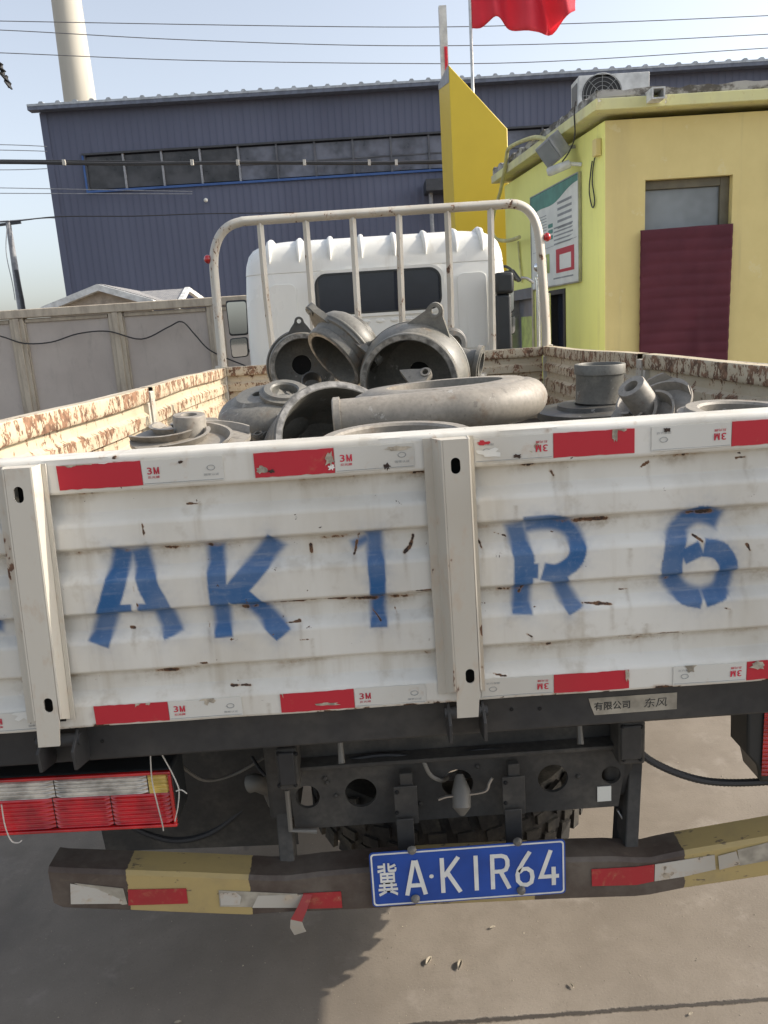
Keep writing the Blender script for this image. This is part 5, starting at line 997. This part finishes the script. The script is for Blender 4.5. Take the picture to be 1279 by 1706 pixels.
def impeller(name, label, loc, axis, spin, Rr, hubr, hubh, nb=6, mat='cast_iron_pale', bh=.03, tube=.0):
    o = casting(name, label, loc, axis, spin)
    MB().lathe([(hubr*.5, -.012), (Rr, -.010), (Rr, 0), (hubr*1.3, .008), (hubr*.5, .008)], 56).build('disc', mat, o, 30, world=False)
    MB().lathe([(hubr*.48, 0), (hubr*1.12, .0), (hubr, .012), (hubr, hubh-.004), (hubr*.95, hubh), (hubr*.50, hubh), (hubr*.46, hubh-.006)], 36).build('hub', mat, o, 32, world=False)
    for k in range(nb):
        a0 = 2*math.pi*k/nb; mb = MB(); vs = []; n = 14
        for i in range(n+1):
            t = i/n; r = hubr*1.05+(Rr*.99-hubr*1.05)*t; a = a0-1.25*t; tx, ty = -math.sin(a), math.cos(a); th = .006
            for s in (-1, 1):
                for z in (.002, bh*(1-.45*t)): vs.append((r*math.cos(a)+tx*th*s+(.02 if z > .01 else 0)*tx, r*math.sin(a)+ty*th*s+(.02 if z > .01 else 0)*ty, z))
        mb.add(vs, [f for i in range(n) for f in ((4*i, 4*i+4, 4*i+5, 4*i+1), (4*i+2, 4*i+3, 4*i+7, 4*i+6), (4*i+1, 4*i+5, 4*i+7, 4*i+3), (4*i, 4*i+2, 4*i+6, 4*i+4))]+[(0, 1, 3, 2), (4*n, 4*n+2, 4*n+3, 4*n+1)]); mb.build('blade', mat, o, 35, world=False)
    return o
def ringc(name, label, loc, axis, spin, Ro, Ri, t, mat='cast_iron', step=.3):
    o = casting(name, label, loc, axis, spin); rm = Ri+(Ro-Ri)*(1-step)
    MB().lathe([(Ri, -t/2), (Ro-.004, -t/2), (Ro, -t/2+.004), (Ro, t*.1), (Ro-.004, t*.14), (rm+.004, t*.16), (rm, t*.2), (rm-.004, t/2), (Ri+.006, t/2), (Ri, t/2-.006)], 48).build('ring_body', mat, o, 30, world=False); return o
def sleeve(name, label, loc, axis, Rr, H, mat='cast_iron'):
    o = casting(name, label, loc, axis)
    MB().lathe([(Rr*.86, 0), (Rr*.97, 0), (Rr*.95, H*.1), (Rr*.95, H*.70), (Rr*.97, H*.74), (Rr*1.02, H*.75), (Rr*1.02, H*.97), (Rr*1.0, H), (Rr*.88, H), (Rr*.86, H*.97)], 48).build('sleeve_body', mat, o, 30, world=False)
    return o
# front row, just behind the tailgate
impeller('impeller', 'flat bladed impeller with round hub lying behind the left end of the tailgate', PY(318, 728, 2.0), (.05, -.12, 1), 20, .15, .041, .058)
volute('volute_casing', 'large pale volute casing with straight outlet pipe pointing left', PY(742, 672, 2.52), (-.03, .012, 1), 0, .262, .052, .062, .345, fl=-1)
ringc('flange_ring', 'pale round rim showing just above the tailgate top under the outlet pipe', PY(662, 741, 1.86), (0, -.06, 1), 0, .20, .15, .05, 'cast_iron_pale')
ringc('flange_ring', 'flat grey ring at the far right behind the tailgate', PY(1240, 692, 2.0), (.05, -.08, 1), 0, .165, .11, .035, 'cast_iron_pale')
impeller('impeller', 'tilted impeller with short tube hub at the right behind the tailgate', PY(1080, 684, 2.62), (-.60, -.30, .74), 40, .15, .048, .12, 6, bh=.045)
# middle row
bell('bowl_casing', 'wide bowl casting with dark open mouth left of the outlet pipe', PY(572, 738, 2.62), (.30, -.80, .52), 0, .235, .30, 1.05, .06, 'cast_iron')
volute('volute_casing', 'curved casing with bolt lugs between the left sideboard and the open bowl', PY(438, 692, 2.95), (-.10, -.32, .94), 70, .105, .055, .085, .0, 'cast_iron', lugs=(-160, 20))
ringc('flange_ring', 'small tilted flange ring resting on the left casing', PY(474, 654, 2.9), (.10, -.38, .92), 0, .092, .047, .032, 'cast_iron')
ringc('flange_disc', 'wide dark flange disc under the upright sleeve', PY(985, 682, 3.15), (-.02, -.05, 1), 0, .215, .06, .05, 'cast_iron_dark', .5)
sleeve('sleeve_casting', 'upright grey cylindrical sleeve with collar near the right sideboard', PY(998, 680, 3.15)+np.array([0, 0, .027]), (.01, -.03, 1), .097, .150)
# the heap in front of the headboard
bell('bell_casing', 'big bell casing facing the tailgate with a holed ear on top', PY(681, 640, 3.35), (-.22, -.95, -.10), 0, .212, .31, 1.14, .05, 'cast_iron', (), .62)
o = bpy.data.objects
bl = [q for q in bpy.data.objects if q.name == 'bell_casing'][0]
def ear(root, px, Y, back, size, mat='cast_iron'):
    """upright ear on a bell casing towards a given pixel"""
    Ml = Matrix.Translation(root.location) @ root.rotation_euler.to_matrix().to_4x4(); p = Ml.inverted() @ Vector(PY(*px, Y)); return math.degrees(math.atan2(p.y, p.x))
lug(bl, ear(bl, (722, 535), 3.5, 0, .1), .222, -.15, .115, .035)
lug(bl, ear(bl, (560, 700), 3.5, 0, .1), .222, -.15, .08, .03)
bell('bell_casing', 'casing tipped onto its side with mouth facing lower left, between the two bells', PY(556, 598, 3.62), (-.70, -.42, -.58), 0, .158, .17, 1.12, .045, 'cast_iron', (), .5)
b2 = bpy.data.objects['bell_casing.001']
for px in ((528, 522), (602, 574)): lug(b2, ear(b2, px, 3.62, 0, 0), .165, -.085, .085, .03)
bell('bell_casing', 'left round casing facing the camera with hub hole inside and small ear above', PY(505, 612, 4.05), (.12, -.97, -.05), 0, .172, .15, 1.06, .052, 'cast_iron', (), .5)
b3 = bpy.data.objects['bell_casing.002']; lug(b3, ear(b3, (499, 540), 4.05, 0, 0), .172, -.085, .075, .03, 'cast_iron_dark')
sleeve('hub_casting', 'small dark hub lying below the left round casing', PY(520, 646, 3.75), (.1, -.8, .5), .05, .07, 'cast_iron_dark')
# flanged elbow at the right of the heap
fo = casting('flanged_pipe', 'flanged pipe stub sticking out right of the big bell', PY(800, 606, 3.85), (.90, -.30, -.20)); MB().lathe([(.05, 0), (.088, 0), (.088, -.02), (.062, -.028), (.058, -.06), (.075, -.20), (.09, -.26), (.06, -.26), (.048, -.05)], 36).build('pipe', 'cast_iron', fo, 32, world=False)
MB().lathe([(.052, .0005), (.07, .0005), (.07, .006), (.052, .006)], 36).build('raised_face', 'cast_iron', fo, 30, world=False)
ringc('flange_ring', 'pale ring edge peeping out behind the big bell', PY(668, 560, 3.95), (-.1, -.35, .93), 0, .095, .06, .05, 'cast_iron_pale')
ringc('flange_disc', 'dark round disc standing behind the ear of the big bell', PY(755, 572, 3.95), (.35, -.9, .1), 0, .075, .03, .04, 'cast_iron_dark')
bo = casting('bracket_casting', 'small eyed bracket lying inside the mouth of the big bell', PY(690, 640, 3.30), (-.2, -.75, .6)); lug(bo, 20, .0, 0, .085, .03, 'cast_iron_pale'); MB().lathe([(.012, -.02), (.03, -.02), (.026, .02), (.012, .02)], 16).build('boss', 'cast_iron_pale', bo, 30, world=False)
ringc('flange_ring', 'dark ring wedged between the tipped casing and the big bell', PY(618, 585, 3.8), (.5, -.7, .4), 0, .085, .05, .04, 'cast_iron_dark')
# lower layer that carries the heap
for i, (x, y, z, rr, hh, lab) in enumerate(((-.60, 2.02, 1.03, .17, .40, 'bell casting standing mouth down under the left impeller'), (.02, 1.86, 1.03, .19, .36, 'bell casting standing mouth down under the pale rim'), (.16, 2.56, 1.03, .27, .36, 'wide bell casting standing mouth down under the volute casing'), (.73, 2.60, 1.03, .17, .28, 'bell casting standing mouth down under the tilted impeller'), (.93, 2.0, 1.03, .17, .38, 'bell casting standing mouth down under the far right ring'), (.82, 3.15, 1.03, .20, .29, 'bell casting standing mouth down under the sleeve and disc'), (-.60, 2.98, 1.03, .20, .30, 'bell casting standing mouth down under the curved left casing'), (-.10, 3.05, 1.03, .20, .20, 'bell casting standing mouth down in front of the heap'), (.10, 3.62, 1.03, .24, .22, 'bell casting standing mouth down under the big bell'), (-.30, 3.80, 1.03, .20, .36, 'bell casting standing mouth down under the tipped casing'), (-.50, 4.25, 1.03, .22, .30, 'bell casting standing mouth down under the left round casing'), (.38, 4.0, 1.03, .22, .42, 'bell casting standing mouth down under the flanged pipe'))):
    bell('bell_casting', lab, (x, y, z), (0, 0, -1), i*37, rr, hh, 1.06, .05, ('cast_iron', 'cast_iron_dark')[i % 2], (0, 180), .2, .06)

# litter on the concrete
plain('dry_leaf', (.40, .35, .27), .8, 0, .25, 40)
for k, (x, y, sz, rot, lab) in enumerate(((714, 1602, .022, 60, 'curled dry leaf left of its twin on the sunlit concrete'), (766, 1608, .024, 70, 'second curled dry leaf right of its twin on the concrete'), (820, 1546, .012, 20, 'tiny pale scrap on concrete just below the licence plate'), (952, 1643, .012, 110, 'small pale scrap near the slab joint shadow'), (1150, 1690, .009, 30, 'tiny chip lying on the slab joint at right'), (296, 1704, .012, 10, 'small pale scrap at the bottom edge in the truck shadow'), (220, 1648, .007, 10, 'pale pebble in the truck shadow'))):
    q = PZ(x, y, .002); mb = MB(); n = 7; vs = []
    for i in range(n+1):
        t = i/n-.5; wd = sz*.22*(1-(2*t)**2)+.0008
        for s, u in ((-1, .006), (0, 0), (1, .007)): c, s2 = math.cos(R_(rot)), math.sin(R_(rot)); a, b = t*sz*1.6, s*wd; vs.append((q[0]+c*a-s2*b, q[1]+s2*a+c*b, .003+u*(sz/.022)*(1-(2*t)**2)+.004*abs(t)))
    mb.add(vs, [(3*i+k_, 3*i+3+k_, 3*i+4+k_, 3*i+1+k_) for i in range(n) for k_ in (0, 1)]); lf = mb.build('dry_leaf' if sz > .02 else 'litter_scrap', 'dry_leaf', None, 80); so_ = lf.modifiers.new('thick', 'SOLIDIFY'); so_.thickness = .0006; tag(lf, lab, 'leaf' if sz > .02 else 'litter', 'scraps of litter on the concrete')

# fine grit scattered over the concrete
mb = MB(); rg = random.Random(5)
for k in range(900):
    x, y = rg.uniform(-1.4, 2.2), 1.5+abs(rg.gauss(0, 1.1)); r = min(.0045, .0011+abs(rg.gauss(0, .0009))); a = rg.uniform(0, 6.28)
    vs = [(x+r*math.cos(a+i*1.57)*rg.uniform(.6, 1.2), y+r*math.sin(a+i*1.57)*rg.uniform(.6, 1.2), .0004) for i in range(4)]+[(x+rg.uniform(-.3, .3)*r, y+rg.uniform(-.3, .3)*r, r*rg.uniform(.6, 1.1))]
    mb.add(vs, [(0, 1, 4), (1, 2, 4), (2, 3, 4), (3, 0, 4), (3, 2, 1, 0)])
gr = mb.build('grit', 'dry_leaf', None, 30, kind='stuff'); gr['label'] = 'fine pale grit scattered over the yard concrete'; gr['category'] = 'grit'
